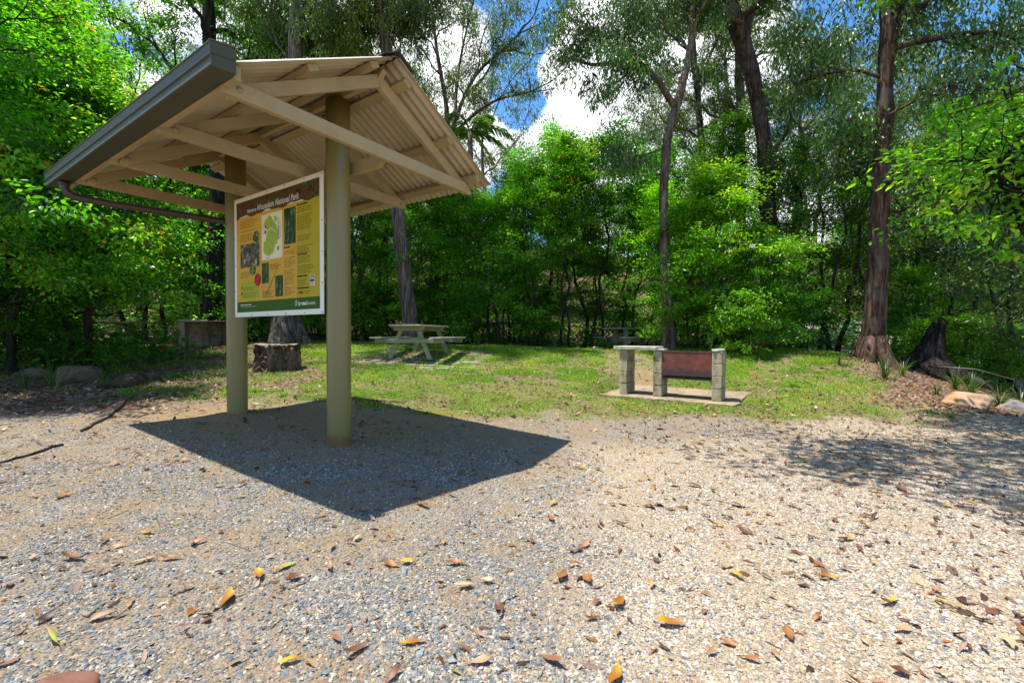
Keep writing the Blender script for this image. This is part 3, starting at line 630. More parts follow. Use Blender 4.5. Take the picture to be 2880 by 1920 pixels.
# fascia board, gutter with stepped face, end caps and bead, downpipe
b = MB(); b.box((LB+.02, -1.152, 1.396+Z0), (LF-.035, -1.112, 1.475+Z0)); b.build('fascia_board', M_cream, sh)
def gut(u): return [(u, -1.157, 1.405+Z0), (u, -1.272, 1.396+Z0), (u, -1.279, 1.400+Z0), (u, -1.274, 1.448+Z0), (u, -1.284, 1.453+Z0), (u, -1.284, 1.458+Z0), (u, -1.280, 1.462+Z0), (u, -1.283, 1.508+Z0), (u, -1.290, 1.513+Z0), (u, -1.287, 1.520+Z0), (u, -1.276, 1.518+Z0)]
gp = np.array(gut(0.0))[:, 1:]
def gutter():
    b = MB(); k = len(gp)
    inn = gp.copy(); inn[:, 0] += .004; inn[0, 1] += .004; inn[1, 1] += .005; inn[2, 1] += .005
    us = [LB, LF]
    vs = []
    for u in us: vs.append(np.concatenate([np.full((k, 1), u), gp], 1))
    for u in us: vs.append(np.concatenate([np.full((k, 1), u), inn], 1))
    i = np.arange(k-1)
    f = [np.stack([i, i+1, i+1+k, i+k], 1), np.stack([i, i+k, i+1+k, i+1], 1)+2*k]
    b.add(np.concatenate(vs), f)
    for u0, u1 in ((LF-.004, LF+.004), (LB-.004, LB+.004)):          # end caps, back wall
        b.poly([(u0, -1.156, 1.402+Z0), (u0, -1.2745, 1.393+Z0), (u0, -1.2875, 1.521+Z0), (u0, -1.172, 1.541+Z0), (u0, -1.156, 1.50+Z0)], (u1-u0, 0, 0), bev=.0015)
    b.box((LB, -1.160, 1.404+Z0), (LF, -1.1555, 1.49+Z0), bev=0)
    b.tube([(LF+.006, -1.2745, 1.394+Z0), (LF+.006, -1.2875, 1.522+Z0), (LF+.006, -1.172, 1.543+Z0)], .0035, 6)
    b.tube([(LF+.006, -1.281, 1.456+Z0), (LF+.006, -1.165, 1.472+Z0)], .003, 6)
    return b.build('gutter', M_gutter, sh)
gutter()
b = MB()
p0 = np.array([-1.80, -1.215, 1.40+Z0]); pth = [p0, p0+(0, 0, -.05)]
for a in np.linspace(.3, 1.4, 5): pth.append(p0+np.array([.02*(1-math.cos(a)), .10*(1-math.cos(a)), -.05-.085*math.sin(a)]))
pth += [np.array([-1.72, -.9, 1.252+Z0]), np.array([-1.52, -.35, 1.235+Z0]), np.array([-1.40, .02, 1.225+Z0]), np.array([-1.385, .06, 1.18+Z0]), np.array([-1.375, .07, .9]), np.array([-1.375, .07, gl(-1.37, .07)-.05])]
b.tube(pth, .034, 14); b.tube([p0+(0, 0, -.012), p0+(0, 0, -.04)], .041, 14); b.build('downpipe', M_pipe, sh, True)

# ------------------------------------------------------------------ information sign (local x along the sign, y up, z out of its face)
SX, SY = 1.5345, 1.2
so = SO-.1125*V-1.009*U; so[2] = .166+Z0
MI = Matrix(((U[0], 0, -V[0], so[0]), (U[1], 0, -V[1], so[1]), (0, 1, 0, so[2]), (0, 0, 0, 1)))
isg = empty('information_sign', 'white framed national park information board fixed between the shelter posts', 'sign', mat=MI)
M_white = plain('sign_white', (.95, .90, .80), rough=.4, var=.03, bump=.02)
def pr_mat(name, c, var=.06, sc=6): return plain(name, c, rough=.5, var=var, scale=sc, bump=0, spec=.08)
M_org = pr_mat('print_orange', (.74, .42, .06), .12, 2.5); M_olv = pr_mat('print_olive', (.52, .41, .030), .10, 2.5); M_dkg = pr_mat('print_green', (.050, .13, .014)); M_map = pr_mat('print_cream', (.92, .84, .58)); M_mapg = pr_mat('print_map_green', (.42, .52, .07), .12, 12)
M_ink = pr_mat('print_ink', (.055, .035, .012)); M_box = pr_mat('print_lime', (.46, .47, .04)); M_red = pr_mat('print_red', (.40, .015, .012)); M_wht = pr_mat('print_white', (.80, .78, .70)); M_fade = pr_mat('print_yellow', (.66, .50, .06)); M_gryt = pr_mat('print_pale_green', (.35, .42, .25))
def photo_mat(name, stops, sc=14, st=(1, 1, 1), det=8):
    m, nt, N, L, out = nodes(name); tc = N('TexCoord'); mp = N('Mapping'); mp.inputs['Scale'].default_value = st; L(tc.outputs['Object'], mp.inputs[0])
    n = N('TexNoise', i_Scale=sc, i_Detail=det, i_Roughness=.68); L(mp.outputs[0], n.inputs['Vector']); r = ramp(N, stops); L(n.outputs['Fac'], r.inputs[0])
    b = N('BsdfPrincipled', i_Roughness=.5); b.inputs['Specular IOR Level'].default_value = .08; L(r.outputs[0], b.inputs['Base Color']); L(b.outputs[0], out.inputs[0]); return m
M_hdr = photo_mat('print_rocks', [(.30, (.012, .020, .006)), (.42, (.075, .030, .016)), (.5, (.14, .065, .035)), (.57, (.03, .07, .010)), (.64, (.07, .14, .02)), (.74, (.40, .26, .19))], 9)
M_for = photo_mat('print_forest', [(.30, (.010, .018, .008)), (.48, (.03, .06, .018)), (.58, (.08, .13, .04)), (.68, (.45, .52, .46))], 16, (2.2, .5, 1))
M_crk = photo_mat('print_creek', [(.30, (.015, .02, .008)), (.46, (.06, .07, .025)), (.55, (.16, .12, .09)), (.66, (.62, .58, .52))], 13)
M_flw = photo_mat('print_flower', [(.35, (.02, .03, .008)), (.52, (.08, .11, .02)), (.60, (.50, .50, .22))], 40)
M_rdf = photo_mat('print_red_fruit', [(.35, (.12, .006, .005)), (.52, (.42, .02, .012)), (.62, (.62, .10, .06))], 45)
zl = [0.0062]
def flat(name, pts, mat, parent=None, dz=None, th=.0009):
    """printed patch, pts as fractions of the board (0..1, 0..1)"""
    z = dz if dz is not None else zl[0]
    b = MB(); P3 = np.array([(p[0]*SX, p[1]*SY, z) for p in pts]); k = len(P3)
    b.add(np.concatenate([P3, P3-(0, 0, th)]), [np.arange(k)[None], np.arange(k)[::-1][None]+k, np.array([[i+k, (i+1) % k+k, (i+1) % k, i] for i in range(k)])]); return b.build(name, mat, parent or isg)
def rectf(name, x0, y0, x1, y1, mat, **k): return flat(name, [(x0, y0), (x1, y0), (x1, y1), (x0, y1)], mat, **k)
b = MB(); b.box((0, 0, -.004), (SX, SY, .004), bev=.002); b.build('panel', M_white, isg)
Z1, Z2, Z3, Z4 = .0052, .0064, .0076, .0088
bgp = rectf('printed_background', .032, .126, .742, .834, M_org, dz=Z1)
rectf('text_column', .742, .126, .967, .832, M_olv, dz=Z1)
hp = [(.032, .963), (.032, .815)]+[(.032+.935*t, .834+.010*math.sin(t*19)+.006*math.sin(t*47+1)) for t in np.linspace(.06, 1, 26)]+[(.967, .963)]
hdr = flat('header_picture', hp, M_hdr, dz=Z1+.0002)
rectf('footer_band', .032, .039, .967, .127, M_dkg, dz=Z1)
for pts in ([(.032, .60), (.05, .64), (.075, .47), (.11, .30), (.075, .42), (.045, .56)], [(.032, .66), (.05, .70), (.10, .69), (.05, .67)], [(.37, .14), (.42, .17), (.54, .40), (.56, .41), (.45, .21)]): flat('leaf_motif', pts, M_fade, dz=Z1+.0004)
mp_ = rectf('map', .354, .446, .591, .806, M_map, dz=Z2)
mg = flat('map_region', [(0.445, 0.79), (0.397, 0.758), (0.384, 0.72), (0.42, 0.681), (0.407, 0.595), (0.38, 0.59), (0.375, 0.526), (0.393, 0.491), (0.44, 0.473), (0.499, 0.502), (0.512, 0.556), (0.535, 0.557), (0.544, 0.622), (0.526, 0.70), (0.5, 0.73), (0.463, 0.783)], M_mapg, mp_, dz=Z3)
flat('map_region', [(.504, .775), (.527, .767), (.535, .745), (.515, .725), (.500, .748)], M_mapg, mp_, dz=Z3)
flat('map_road', [(.40, .655), (.47, .685), (.53, .64), (.53, .645), (.47, .692), (.40, .662)], M_map, mp_, dz=Z4)
rectf('map_marker', .400, .694, .414, .719, M_red, parent=mp_, dz=Z4); rectf('map_marker', .392, .655, .408, .68, M_ink, parent=mp_, dz=Z4)
def lines(name, x0, x1, y0, y1, n, mat=None, ht=.0042, parent=None, gap=.15, dz=Z2):
    """rows of small print too fine to read, broken into words"""
    b = MB(); rr = random.Random(int(x0*1e4)+int(y0*1e3))
    for i in range(n):
        y = y0+(y1-y0)*(i+.5)/n
        if n > 4 and rr.random() < gap: continue
        x = x0; end = x0+(x1-x0)*rr.uniform(.72, 1.0)
        while x < end-.01:
            wl = min(rr.uniform(.012, .045), end-x)
            P3 = np.array([(x*SX, y*SY-ht/2, dz), ((x+wl)*SX, y*SY-ht/2, dz), ((x+wl)*SX, y*SY+ht/2, dz), (x*SX, y*SY+ht/2, dz)])
            b.add(np.concatenate([P3, P3-(0, 0, .0006)]), [np.arange(4)[None], np.array([[i2+4, (i2+1) % 4+4, (i2+1) % 4, i2] for i2 in range(4)])]); x += wl+.006
    return b.build(name, mat or M_ink, parent or isg)
lines('text_block', .086, .32, .803, .735, 4); lines('text_block', .086, .28, .72, .625, 6); lines('text_block', .086, .24, .375, .31, 5)
lines('text_block', .45, .59, .405, .36, 4); lines('text_block', .357, .49, .202, .145, 5); lines('text_block', .612, .73, .49, .15, 21)
lines('text_block', .752, .915, .79, .62, 12); lines('text_block', .752, .905, .60, .45, 10); lines('text_block', .752, .91, .43, .30, 10); lines('text_block', .752, .855, .265, .215, 4); lines('text_block', .752, .90, .178, .15, 2)
lines('map_note', .357, .40, .735, .65, 5, parent=mp_, dz=Z3, ht=.003); lines('map_note', .535, .588, .76, .59, 13, parent=mp_, dz=Z3, ht=.003, gap=0)
rectf('map_bar', .548, .59, .552, .69, M_ink, parent=mp_, dz=Z3); rectf('map_bar', .538, .505, .552, .535, M_ink, parent=mp_, dz=Z3); rectf('map_bar', .40, .458, .45, .462, M_ink, parent=mp_, dz=Z3)
rectf('photograph', .612, .536, .734, .806, M_for, dz=Z2); rectf('photograph', .084, .409, .325, .604, M_crk, dz=Z2); rectf('photograph', .353, .262, .436, .423, M_for, dz=Z2); rectf('photograph', .510, .149, .595, .311, M_for, dz=Z2)
def ell(cx, cy, rx, ry): return [(cx+rx*math.cos(a), cy+ry*math.sin(a)) for a in np.linspace(0, 6.2832, 28, endpoint=False)]
flat('flower_picture', ell(.287, .643, .040, .052), M_flw, dz=Z3); flat('flower_picture', ell(.243, .389, .040, .052), M_flw, dz=Z3); flat('fruit_picture', ell(.303, .298, .039, .052), M_rdf, dz=Z3)
nb = rectf('notice_box', .084, .145, .311, .294, M_box, dz=Z2); lines('notice_text', .11, .30, .275, .16, 8, parent=nb, dz=Z3); rectf('notice_mark', .092, .185, .106, .205, M_ink, parent=nb, dz=Z3); rectf('notice_mark', .092, .235, .104, .255, M_red, parent=nb, dz=Z3)
def text(body, x, y, size, mat, shear=0.0, name='lettering', dz=Z4, width=None, bold=0.0, parent=None, align='LEFT'):
    cu = bpy.data.curves.new(name, 'FONT'); cu.body = body; cu.size = size; cu.shear = shear; cu.extrude = .0003; cu.offset = bold; cu.align_x = align
    o = bpy.data.objects.new(name, cu); C.objects.link(o); cu.materials.append(mat); o.parent = parent or isg; o.location = (x*SX, y*SY, dz)
    if width:
        bpy.context.view_layer.update(); kx = width*SX/max(o.dimensions.x, 1e-4)
    else: kx = 1.0
    me = bpy.data.meshes.new_from_object(o.evaluated_get(bpy.context.evaluated_depsgraph_get())); me.materials.clear(); me.materials.append(mat)
    bpy.data.objects.remove(o); o = bpy.data.objects.new(name, me); C.objects.link(o); o.parent = parent or isg; o.location = (x*SX, y*SY, dz); o.scale.x = kx
    return o
text('Welcome to', .175, .857, .050, M_wht, .28, width=.115, bold=.0006, parent=hdr); text('Woondum National Park', .30, .853, .082, M_wht, .25, width=.465, bold=.001, parent=hdr)
text('Queensland', .755, .071, .047, M_wht, 0, width=.090, bold=.0018); text('Government', .848, .071, .047, M_wht, 0, width=.078)
text('For your safety', .750, .802, .026, M_ink, 0, width=.105, bold=.0006); text('Emergency contacts', .750, .278, .027, M_ink, 0, width=.10, bold=.0006); text('For further information', .750, .190, .026, M_ink, 0, width=.115, bold=.0006)
text('Care for Woondum', .750, .437, .026, M_ink, 0, width=.10, bold=.0006); text('Forest trail', .612, .508, .026, M_ink, 0, width=.06, bold=.0006)
lines('footer_text', .081, .238, .106, .094, 1, M_wht, parent=None, ht=.008); lines('footer_text', .081, .301, .090, .078, 1, M_gryt, ht=.006)
emb = flat('emblem', [(.728, .066), (.738, .070), (.744, .084), (.741, .100), (.733, .112), (.725, .100), (.721, .084)], M_wht, dz=Z2); flat('emblem_cut', [(.731, .074), (.735, .074), (.736, .098), (.733, .104), (.729, .098)], M_dkg, emb, dz=Z3)
for dx in (-.006, .006): flat('emblem_cut', [(.733+dx, .078), (.735+dx, .078), (.735+dx*1.2, .092), (.733+dx*1.1, .092)], M_dkg, emb, dz=Z3)
eb = rectf('emergency_box', .878, .207, .921, .281, M_wht, dz=Z2); text('000', .8805, .234, .036, M_ink, 0, width=.038, bold=.001, parent=eb)
flat('telephone_symbol', [(.882, .262), (.884, .272), (.892, .277), (.907, .277), (.915, .272), (.917, .262), (.910, .262), (.908, .269), (.891, .269), (.889, .262)], M_ink, eb, dz=Z3); lines('emergency_text', .882, .918, .228, .221, 1, parent=eb, dz=Z3)
for dx in (.886, .898, .910): rectf('emergency_mark', dx, .211, dx+.005, .217, M_red, parent=eb, dz=Z3)
rectf('small_stamp', .768, .158, .80, .170, M_red, dz=Z2)
b = MB()
for fx in (.012, .22, .42, .62, .82, .988):
    for fy in (.014, .986): b.tube([(fx*SX, fy*SY, .003), (fx*SX, fy*SY, .0066)], .0055, 8)
for fy in (.22, .44, .66):
    for fx in (.012, .988): b.tube([(fx*SX, fy*SY, .003), (fx*SX, fy*SY, .0066)], .0055, 8)
tag(b.build('screws', M_black, isg), kind='stuff')
b = MB()
for fx in (.06, .93): b.box((fx*SX-.03, .02, -.028), (fx*SX+.03, SY-.02, -.0045))
b.build('batten', M_cream, isg)

# ------------------------------------------------------------------ concrete barbecue on its slab
def mottled(name, c, c2, sc=6, blocks=None, rough=.85):
    """weathered concrete with stains; blocks = (height, offset) draws mortar joints"""
    m, nt, N, L, out = nodes(name); tc = N('TexCoord')
    n = N('TexNoise', i_Scale=sc, i_Detail=9.0, i_Roughness=.72); L(tc.outputs['Object'], n.inputs['Vector'])
    c = np.array(c)*.82; c2 = np.array(c2)*.75
    r = ramp(N, [(.36, c2), (.5, c), (.68, np.minimum(np.array(c)*1.3, .8))]); L(n.outputs['Fac'], r.inputs[0])
    mp = N('Mapping'); mp.inputs['Scale'].default_value = (3, 3, .5); L(tc.outputs['Object'], mp.inputs[0])
    n2 = N('TexNoise', i_Scale=sc*.7, i_Detail=6.0); L(mp.outputs[0], n2.inputs['Vector']); r2 = ramp(N, [(.52, (0, 0, 0)), (.7, (.6, .6, .6))]); L(n2.outputs['Fac'], r2.inputs[0])
    mx = N('MixRGB'); mx.inputs['Color2'].default_value = (.10, .085, .05, 1); L(r2.outputs[0], mx.inputs['Fac']); L(r.outputs[0], mx.inputs['Color1'])
    b = N('BsdfPrincipled', i_Roughness=rough); b.inputs['Specular IOR Level'].default_value = .2; L(mx.outputs[0], b.inputs['Base Color'])
    n3 = N('TexNoise', i_Scale=70.0, i_Detail=6.0); L(tc.outputs['Object'], n3.inputs['Vector']); bp = N('Bump', i_Strength=.4, i_Distance=.008); L(n3.outputs['Fac'], bp.inputs['Height']); L(bp.outputs[0], b.inputs['Normal'])
    L(b.outputs[0], out.inputs[0]); return m
M_blk = mottled('concrete_block', (.46, .39, .255), (.21, .165, .085), 5); M_slab = mottled('concrete_slab', (.33, .25, .165), (.17, .135, .07), 3); M_top = mottled('concrete_top', (.46, .45, .35), (.30, .29, .21), 5); M_mort = mottled('mortar', (.36, .35, .31), (.20, .19, .16), 12)
M_rust = plain('rusty_steel', (.19, .055, .036), rough=.62, var=.35, scale=7, bump=.25, bscale=50, dirt=(.05, .025, .022), dirt_amt=.6)
def sooty():
    nt = M_rust.node_tree; b = [n for n in nt.nodes if n.type == 'BSDF_PRINCIPLED'][0]; src = b.inputs['Base Color'].links[0].from_socket
    tc = nt.nodes.new('ShaderNodeTexCoord'); sx = nt.nodes.new('ShaderNodeSeparateXYZ'); nt.links.new(tc.outputs['Object'], sx.inputs[0]); mp = nt.nodes.new('ShaderNodeMapping'); mp.inputs['Scale'].default_value = (6, 6, 1.5); nt.links.new(tc.outputs['Object'], mp.inputs[0])
    nz = nt.nodes.new('ShaderNodeTexNoise'); nz.inputs['Scale'].default_value = 3; nz.inputs['Detail'].default_value = 6; nt.links.new(mp.outputs[0], nz.inputs['Vector'])
    a = nt.nodes.new('ShaderNodeMath'); a.operation = 'MULTIPLY_ADD'; nt.links.new(nz.outputs['Fac'], a.inputs[0]); a.inputs[1].default_value = -.16; nt.links.new(sx.outputs['Z'], a.inputs[2])
    r = nt.nodes.new('ShaderNodeMapRange'); r.inputs['From Min'].default_value = .36; r.inputs['From Max'].default_value = .42; r.inputs['To Min'].default_value = .85; r.inputs['To Max'].default_value = 0; nt.links.new(a.outputs[0], r.inputs['Value'])
    mx = nt.nodes.new('ShaderNodeMixRGB'); nt.links.new(r.outputs[0], mx.inputs['Fac']); nt.links.new(src, mx.inputs['Color1']); mx.inputs['Color2'].default_value = (.045, .03, .032, 1); nt.links.new(mx.outputs[0], b.inputs['Base Color'])
sooty()
def blocks(b, x0, x1, y0, y1, z0, courses, h=.195, split=1, rng=random.Random(3)):
    for i in range(courses):
        n = split if i % 2 == 0 else max(1, split)
        cuts = [y0+(y1-y0)*k/n for k in range(n+1)]
        if split > 1 and i % 2: cuts = [y0]+[y0+(y1-y0)*(k-.5)/n for k in range(1, n+1)]+[y1]
        for a, c in zip(cuts[:-1], cuts[1:]):
            j = lambda: rng.uniform(-.003, .003)
            b.box((x0+j(), a+.003+j(), z0+i*h+.003), (x1+j(), c-.003+j(), z0+(i+1)*h-.005), bev=.007)
        b.box((x0+.018, y0+.018, z0+i*h), (x1-.018, y1-.018, z0+(i+1)*h), bev=0)
def uvmat(x, y, rz=0.0, z=0.0):
    return Matrix.Translation((x, y, z)) @ Matrix.Rotation(-TH+rz, 4, 'Z')
bx, by = 3.075, 6.80                                                  # front left foot of the right-hand pier
bq = empty('barbecue', 'concrete block barbecue with rusty steel front on a mossy slab in the grass', 'barbecue', mat=uvmat(bx, by, 0, -.035))
zb = 0.015
hh = .19
b = MB(); blocks(b, 0, .14, 0, .39, zb, 4, hh); b.build('pier', M_blk, bq)
b = MB(); blocks(b, -.90, -.76, 0, .39, zb, 4, hh); b.build('pier', M_blk, bq)
b = MB(); blocks(b, -1.47, -1.335, 0.0, .42, zb, 4, hh); b.build('pier', M_blk, bq)
def lumpy(b, c, r, rng, n=10):
    bm = bmesh.new(); bmesh.ops.create_icosphere(bm, subdivisions=3, radius=1.0)
    ph = [rng.uniform(0, 6) for _ in range(6)]
    for v in bm.verts:
        x, y, z = v.co; k = 1+.10*math.sin(3*x+ph[0])*math.sin(4*y+ph[1])+.07*math.sin(7*x+ph[2]+3*z)+.05*math.sin(9*y+ph[3])
        f = lambda t: math.copysign(abs(t)**.55, t)
        v.co = Vector((c[0]+r[0]*f(x)*k, c[1]+r[1]*f(y)*k, c[2]+r[2]*f(z)*k))
    b.from_bm(bm)
rg = random.Random(5)
b = MB(); lumpy(b, (.07, .19, zb+4*hh+.008), (.085, .21, .030), rg); b.build('mortar_cap', M_mort, bq, True)
b = MB(); lumpy(b, (-.81, .17, zb+4*hh+.006), (.09, .19, .016), rg); b.build('mortar_cap', M_mort, bq, True)
b = MB(); b.box((-1.57, -.03, zb+4*hh+.001), (-.845, .44, zb+4*hh+.056), bev=.006); b.build('benchtop', M_top, bq)
b = MB(); b.box((-.755, .012, zb+.36), (-.003, .020, zb+4*hh-.015), bev=.001); b.box((-.757, .006, zb+4*hh-.020), (-.003, .030, zb+4*hh-.010), bev=.001); b.build('steel_front', M_rust, bq)
b = MB(); b.box((-.755, .03, zb+4*hh-.035), (-.003, .37, zb+4*hh-.025), bev=.001); b.box((-.755, .05, zb+.30), (-.003, .39, zb+.33), bev=.003); b.build('hotplate', M_rust, bq)
b = MB(); bm = bmesh.new(); bmesh.ops.create_grid(bm, x_segments=30, y_segments=24, size=.5)
rs_ = np.random.default_rng(4)
for v in bm.verts: v.co.x *= 2.1; v.co.y *= 1.75; v.co.x -= .70; v.co.y += .70
r_ = bmesh.ops.extrude_face_region(bm, geom=bm.faces[:]); bmesh.ops.translate(bm, verts=[g for g in r_['geom'] if isinstance(g, bmesh.types.BMVert)], vec=(0, 0, -.16))
bmesh.ops.recalc_face_normals(bm, faces=bm.faces[:])
for v in bm.verts:
    nz_ = .012*math.sin(v.co.x*9)+.012*math.sin(v.co.y*13+1)+.01*rs_.normal(); v.co.z += zb-.002 if v.co.z > -.08 else zb
    if abs(v.co.x+.70) > 1.04 or abs(v.co.y-.70) > .86: v.co.x += nz_*1.6; v.co.y += nz_*1.6; v.co.z -= .012
b.from_bm(bm); b.build('slab', M_slab, bq)

# ------------------------------------------------------------------ picnic tables
M_tab = plain('sage_paint', (.30, .31, .185), rough=.6, var=.10, scale=6, bump=.25, bscale=40, dirt=(.17, .15, .08), dirt_amt=.4, stretch=(1, 1, 1))
M_tabw = plain('weathered_sage', (.36, .36, .25), rough=.7, var=.14, scale=9, bump=.3, bscale=40, dirt=(.18, .16, .11), dirt_amt=.45)
def a_table(label, x, y, rz):
    t = empty('picnic_table', label, 'picnic table', (x, y, g1(x, y)), rz, 'picnic tables around the clearing')
    b = MB()
    for i in range(5): w_ = .142; b.box((-.365+i*.147, -.92, .705), (-.365+i*.147+w_, .92, .745), bev=.005)
    b.build('tabletop', M_tabw, t)
    for s in (-1, 1):
        b = MB()
        for k in (0, 1): b.box((s*.70-.135+k*.14, -.92, .43), (s*.70-.135+k*.14+.132, .92, .468), bev=.005)
        b.build('bench_seat', M_tabw, t)
    for e in (-.62, .62):
        o_ = -.047 if e < 0 else .0
        b = MB(); b.box((-.82, e+o_*2, .335), (.82, e+o_*2+.045, .430), bev=.006); b.build('seat_bearer', M_tab, t)
        b = MB(); b.poly([(-.36, e-.09, .704), (.36, e-.09, .704), (.36, e-.09, .66), (.31, e-.09, .61), (-.31, e-.09, .61), (-.36, e-.09, .66)], (0, .045, 0)); b.build('top_bearer', M_tab, t)
        for s in (-1, 1):
            b = MB(); b.poly([(s*.13, e-.044, .70), (s*.23, e-.044, .70), (s*.53, e-.044, -.02), (s*.42, e-.044, -.02)], (0, .0425, 0)); b.build('leg', M_tab, t)
    return t
tx, ty = -2.17, 10.55
a_table('sage green picnic table with splayed legs, standing on a square of pavers in the grass', tx, ty, -.19)
M_pav = mottled('pale_paver', (.38, .34, .28), (.20, .16, .11), 4)
b = MB()
for i in range(8):
    for j in range(8):
        if random.random() < .08: continue
        X, Y = tx-1.6+i*.42, ty-1.15+j*.30; c, s = math.cos(-.19), math.sin(-.19)
        x2, y2 = tx+(X-tx)*c-(Y-ty)*s, ty+(X-tx)*s+(Y-ty)*c
        b.box((-.205, -.145, -.05), (.205, .145, .006), Matrix.Translation((x2, y2, g1(x2, y2)+random.uniform(-.012, .010))) @ Euler((random.gauss(0, .02), random.gauss(0, .02), -.19)).to_matrix().to_4x4(), bev=.008)
tag(b.build('paving', M_pav), 'pale worn pavers under the splayed-leg picnic table', kind='structure')
def post_table(label, x, y, rz, z):
    t = empty('picnic_table', label, 'picnic table', (x, y, z), rz, 'picnic tables around the clearing')
    b = MB()
    for i in range(5): b.box((-.90, -.40+i*.162, .705), (.90, -.40+i*.162+.155, .75), bev=.005)
    b.build('tabletop', M_tabw, t)
    for s in (-1, 1):
        b = MB(); b.box((-.98, s*.72-.14, .42), (.98, s*.72+.14, .462), bev=.005); b.build('bench_seat', M_tabw, t)
    for e in (-.5, .5):
        for s in (-1, 1):
            b = MB(); b.box((e-.06, s*.27-.06, -.1), (e+.06, s*.27+.06, .704), bev=.006); b.build('leg', M_tab, t)
        b = MB(); b.box((e+.061, -.80, .315), (e+.105, .80, .418), bev=.005); b.build('seat_bearer', M_tab, t)
    return t
p = at(1780, 930, 14.3); post_table('sage green picnic table with upright posts, behind the barbecue at the edge of the trees', p[0], 14.3, .42, .46)
p = at(290, 910, 12.2); post_table('dim grey-green picnic table half hidden under the low foliage', p[0], 12.2, .25, g1(p[0], 12.2))
# block fireplace at the back
fx, fy = at(553, 960, 12.6)[:2]; fz = g1(fx, fy)
fp = empty('block_fireplace', 'stained concrete block fireplace with a slab top at the rear of the clearing', 'fireplace', mat=Matrix.Translation((fx, fy, fz-.03)) @ Matrix.Rotation(.52, 4, 'Z'))
b = MB(); blocks(b, -.36, -.22, -.5, .5, 0, 4, .185, 2); b.build('side_wall', M_blk, fp)
b = MB(); blocks(b, .78, .92, -.5, .5, 0, 4, .185, 2); b.build('side_wall', M_blk, fp)
b = MB()
for i in range(4):
    for k in range(2): b.box((-.215+k*.495, .30, i*.185+.002), (-.215+k*.495+.49, .48, (i+1)*.185-.002), bev=.005)
b.build('rear_wall', M_blk, fp)
b = MB(); b.box((-.42, -.55, .741), (.27, .55, .80), bev=.008); b.build('slab_top', M_top, fp)
b = MB(); b.box((.28, -.50, .741), (.95, .52, .782), bev=.006); b.build('hotplate', M_rust, fp)
# ------------------------------------------------------------------ stumps, rocks, logs, twigs
def stump(label, x, y, r0, r1, h, mat, seed, flare=1.5, topmat=None):
    rr = np.random.default_rng(seed); t = empty('tree_stump', label, 'stump', (x, y, g1(x, y)))
    n, k = 64, 14; a = np.linspace(0, 2*np.pi, n, endpoint=False)
    lob = sum(rr.normal()*.10/np.sqrt(f)*np.cos(f*a+rr.random()*6.3) for f in range(2, 14))
    vs = []
    for i in range(k):
        q = i/(k-1); rad = r0+(r1-r0)*q**.6+(flare-1)*r0*max(0, 1-q*3.2)**2*(.6+1.6*np.clip(lob, 0, 1))
        rad = rad*(1+lob*(1.25-.45*q))+.018*rr.normal(size=n)
        vs.append(np.stack([rad*np.cos(a), rad*np.sin(a), np.full(n, -.12+(h+.12)*q)+(.008*rr.normal(size=n)+.012*np.sin(a*2+1) if i == k-1 else 0)], 1))
    vs = np.concatenate(vs); i0 = (np.arange(k-1)[:, None]*n+np.arange(n)[None]).ravel(); i1 = (np.arange(k-1)[:, None]*n+(np.arange(n)[None]+1) % n).ravel()
    link('bark', np_mesh('bark', vs, [np.stack([i0, i1, i1+n, i0+n], 1)], None, False, [mat]), t)
    top = vs[-n:]; rings = [top*np.array([f, f, 1])+np.array([0, 0, dz]) for f, dz in ((1, .001), (.8, -.004), (.55, -.012), (.3, -.02))]
    tv = np.concatenate(rings+[np.array([[0, 0, h-.02]])]); e = np.arange(n); fs = [np.stack([e+j*n, (e+1) % n+j*n, (e+1) % n+(j+1)*n, e+(j+1)*n], 1) for j in range(3)]
    link('cut_face', np_mesh('cut_face', tv, fs+[np.stack([e+3*n, (e+1) % n+3*n, np.full(n, 4*n)], 1)], None, False, [topmat or M_mort]), t)
p = at(770, 1045, 8.6); stump('wide rotten sawn stump with lichen on its cut top behind the shelter', p[0], 8.75, .40, .37, .50, M_rot, 11, 1.35, topmat=mottled('lichen_top', (.30, .27, .21), (.15, .12, .08), 14))
def rock(label, x, y, r, seed, mat, rz=0, z=None, flatten=.75, name='boulder', tilt=0):
    rr = random.Random(seed); bm = bmesh.new(); bmesh.ops.create_icosphere(bm, subdivisions=4, radius=1.0)
    pl = [(Vector((rr.gauss(0, 1), rr.gauss(0, 1), rr.gauss(0, .8))).normalized(), rr.uniform(.62, .9)) for _ in range(13)]+[(Vector((0, 0, 1)), flatten)]
    for v in bm.verts:
        c = v.co.copy()
        for n_, d_ in pl:
            e = c.dot(n_)-d_
            if e > 0: c -= n_*e*.93
        c += c.normalized()*.02*(math.sin(c.x*9+seed)+math.sin(c.y*11)+math.sin(c.z*13+c.x*4))
        v.co = Vector((c.x*r[0], c.y*r[1], c.z*r[2]))
    b = MB(); b.from_bm(bm); o = b.build(name, mat, None, True); o.location = (x, y, (g1(x, y) if z is None else z)+r[2]*.45); o.rotation_euler = (0, tilt, rz); return tag(o, label, 'boulder')
M_rock1 = mottled('sandstone', (.50, .32, .19), (.40, .19, .07), 3, rough=.8); M_rock2 = mottled('mossy_rock', (.065, .050, .024), (.02, .02, .009), 5); M_rock3 = mottled('grey_rock', (.30, .27, .23), (.18, .16, .13), 5); M_rock4 = mottled('speckled_rock', (.16, .115, .07), (.05, .035, .02), 9)
p = at(2730, 1125, 6.5); rock('large smooth orange-tan boulder on the gravel at the right edge of the clearing', p[0], 6.55, (.345, .26, .20), 7, M_rock1, -.15, g1(p[0], 6.55)-.05, .72, tilt=.06)
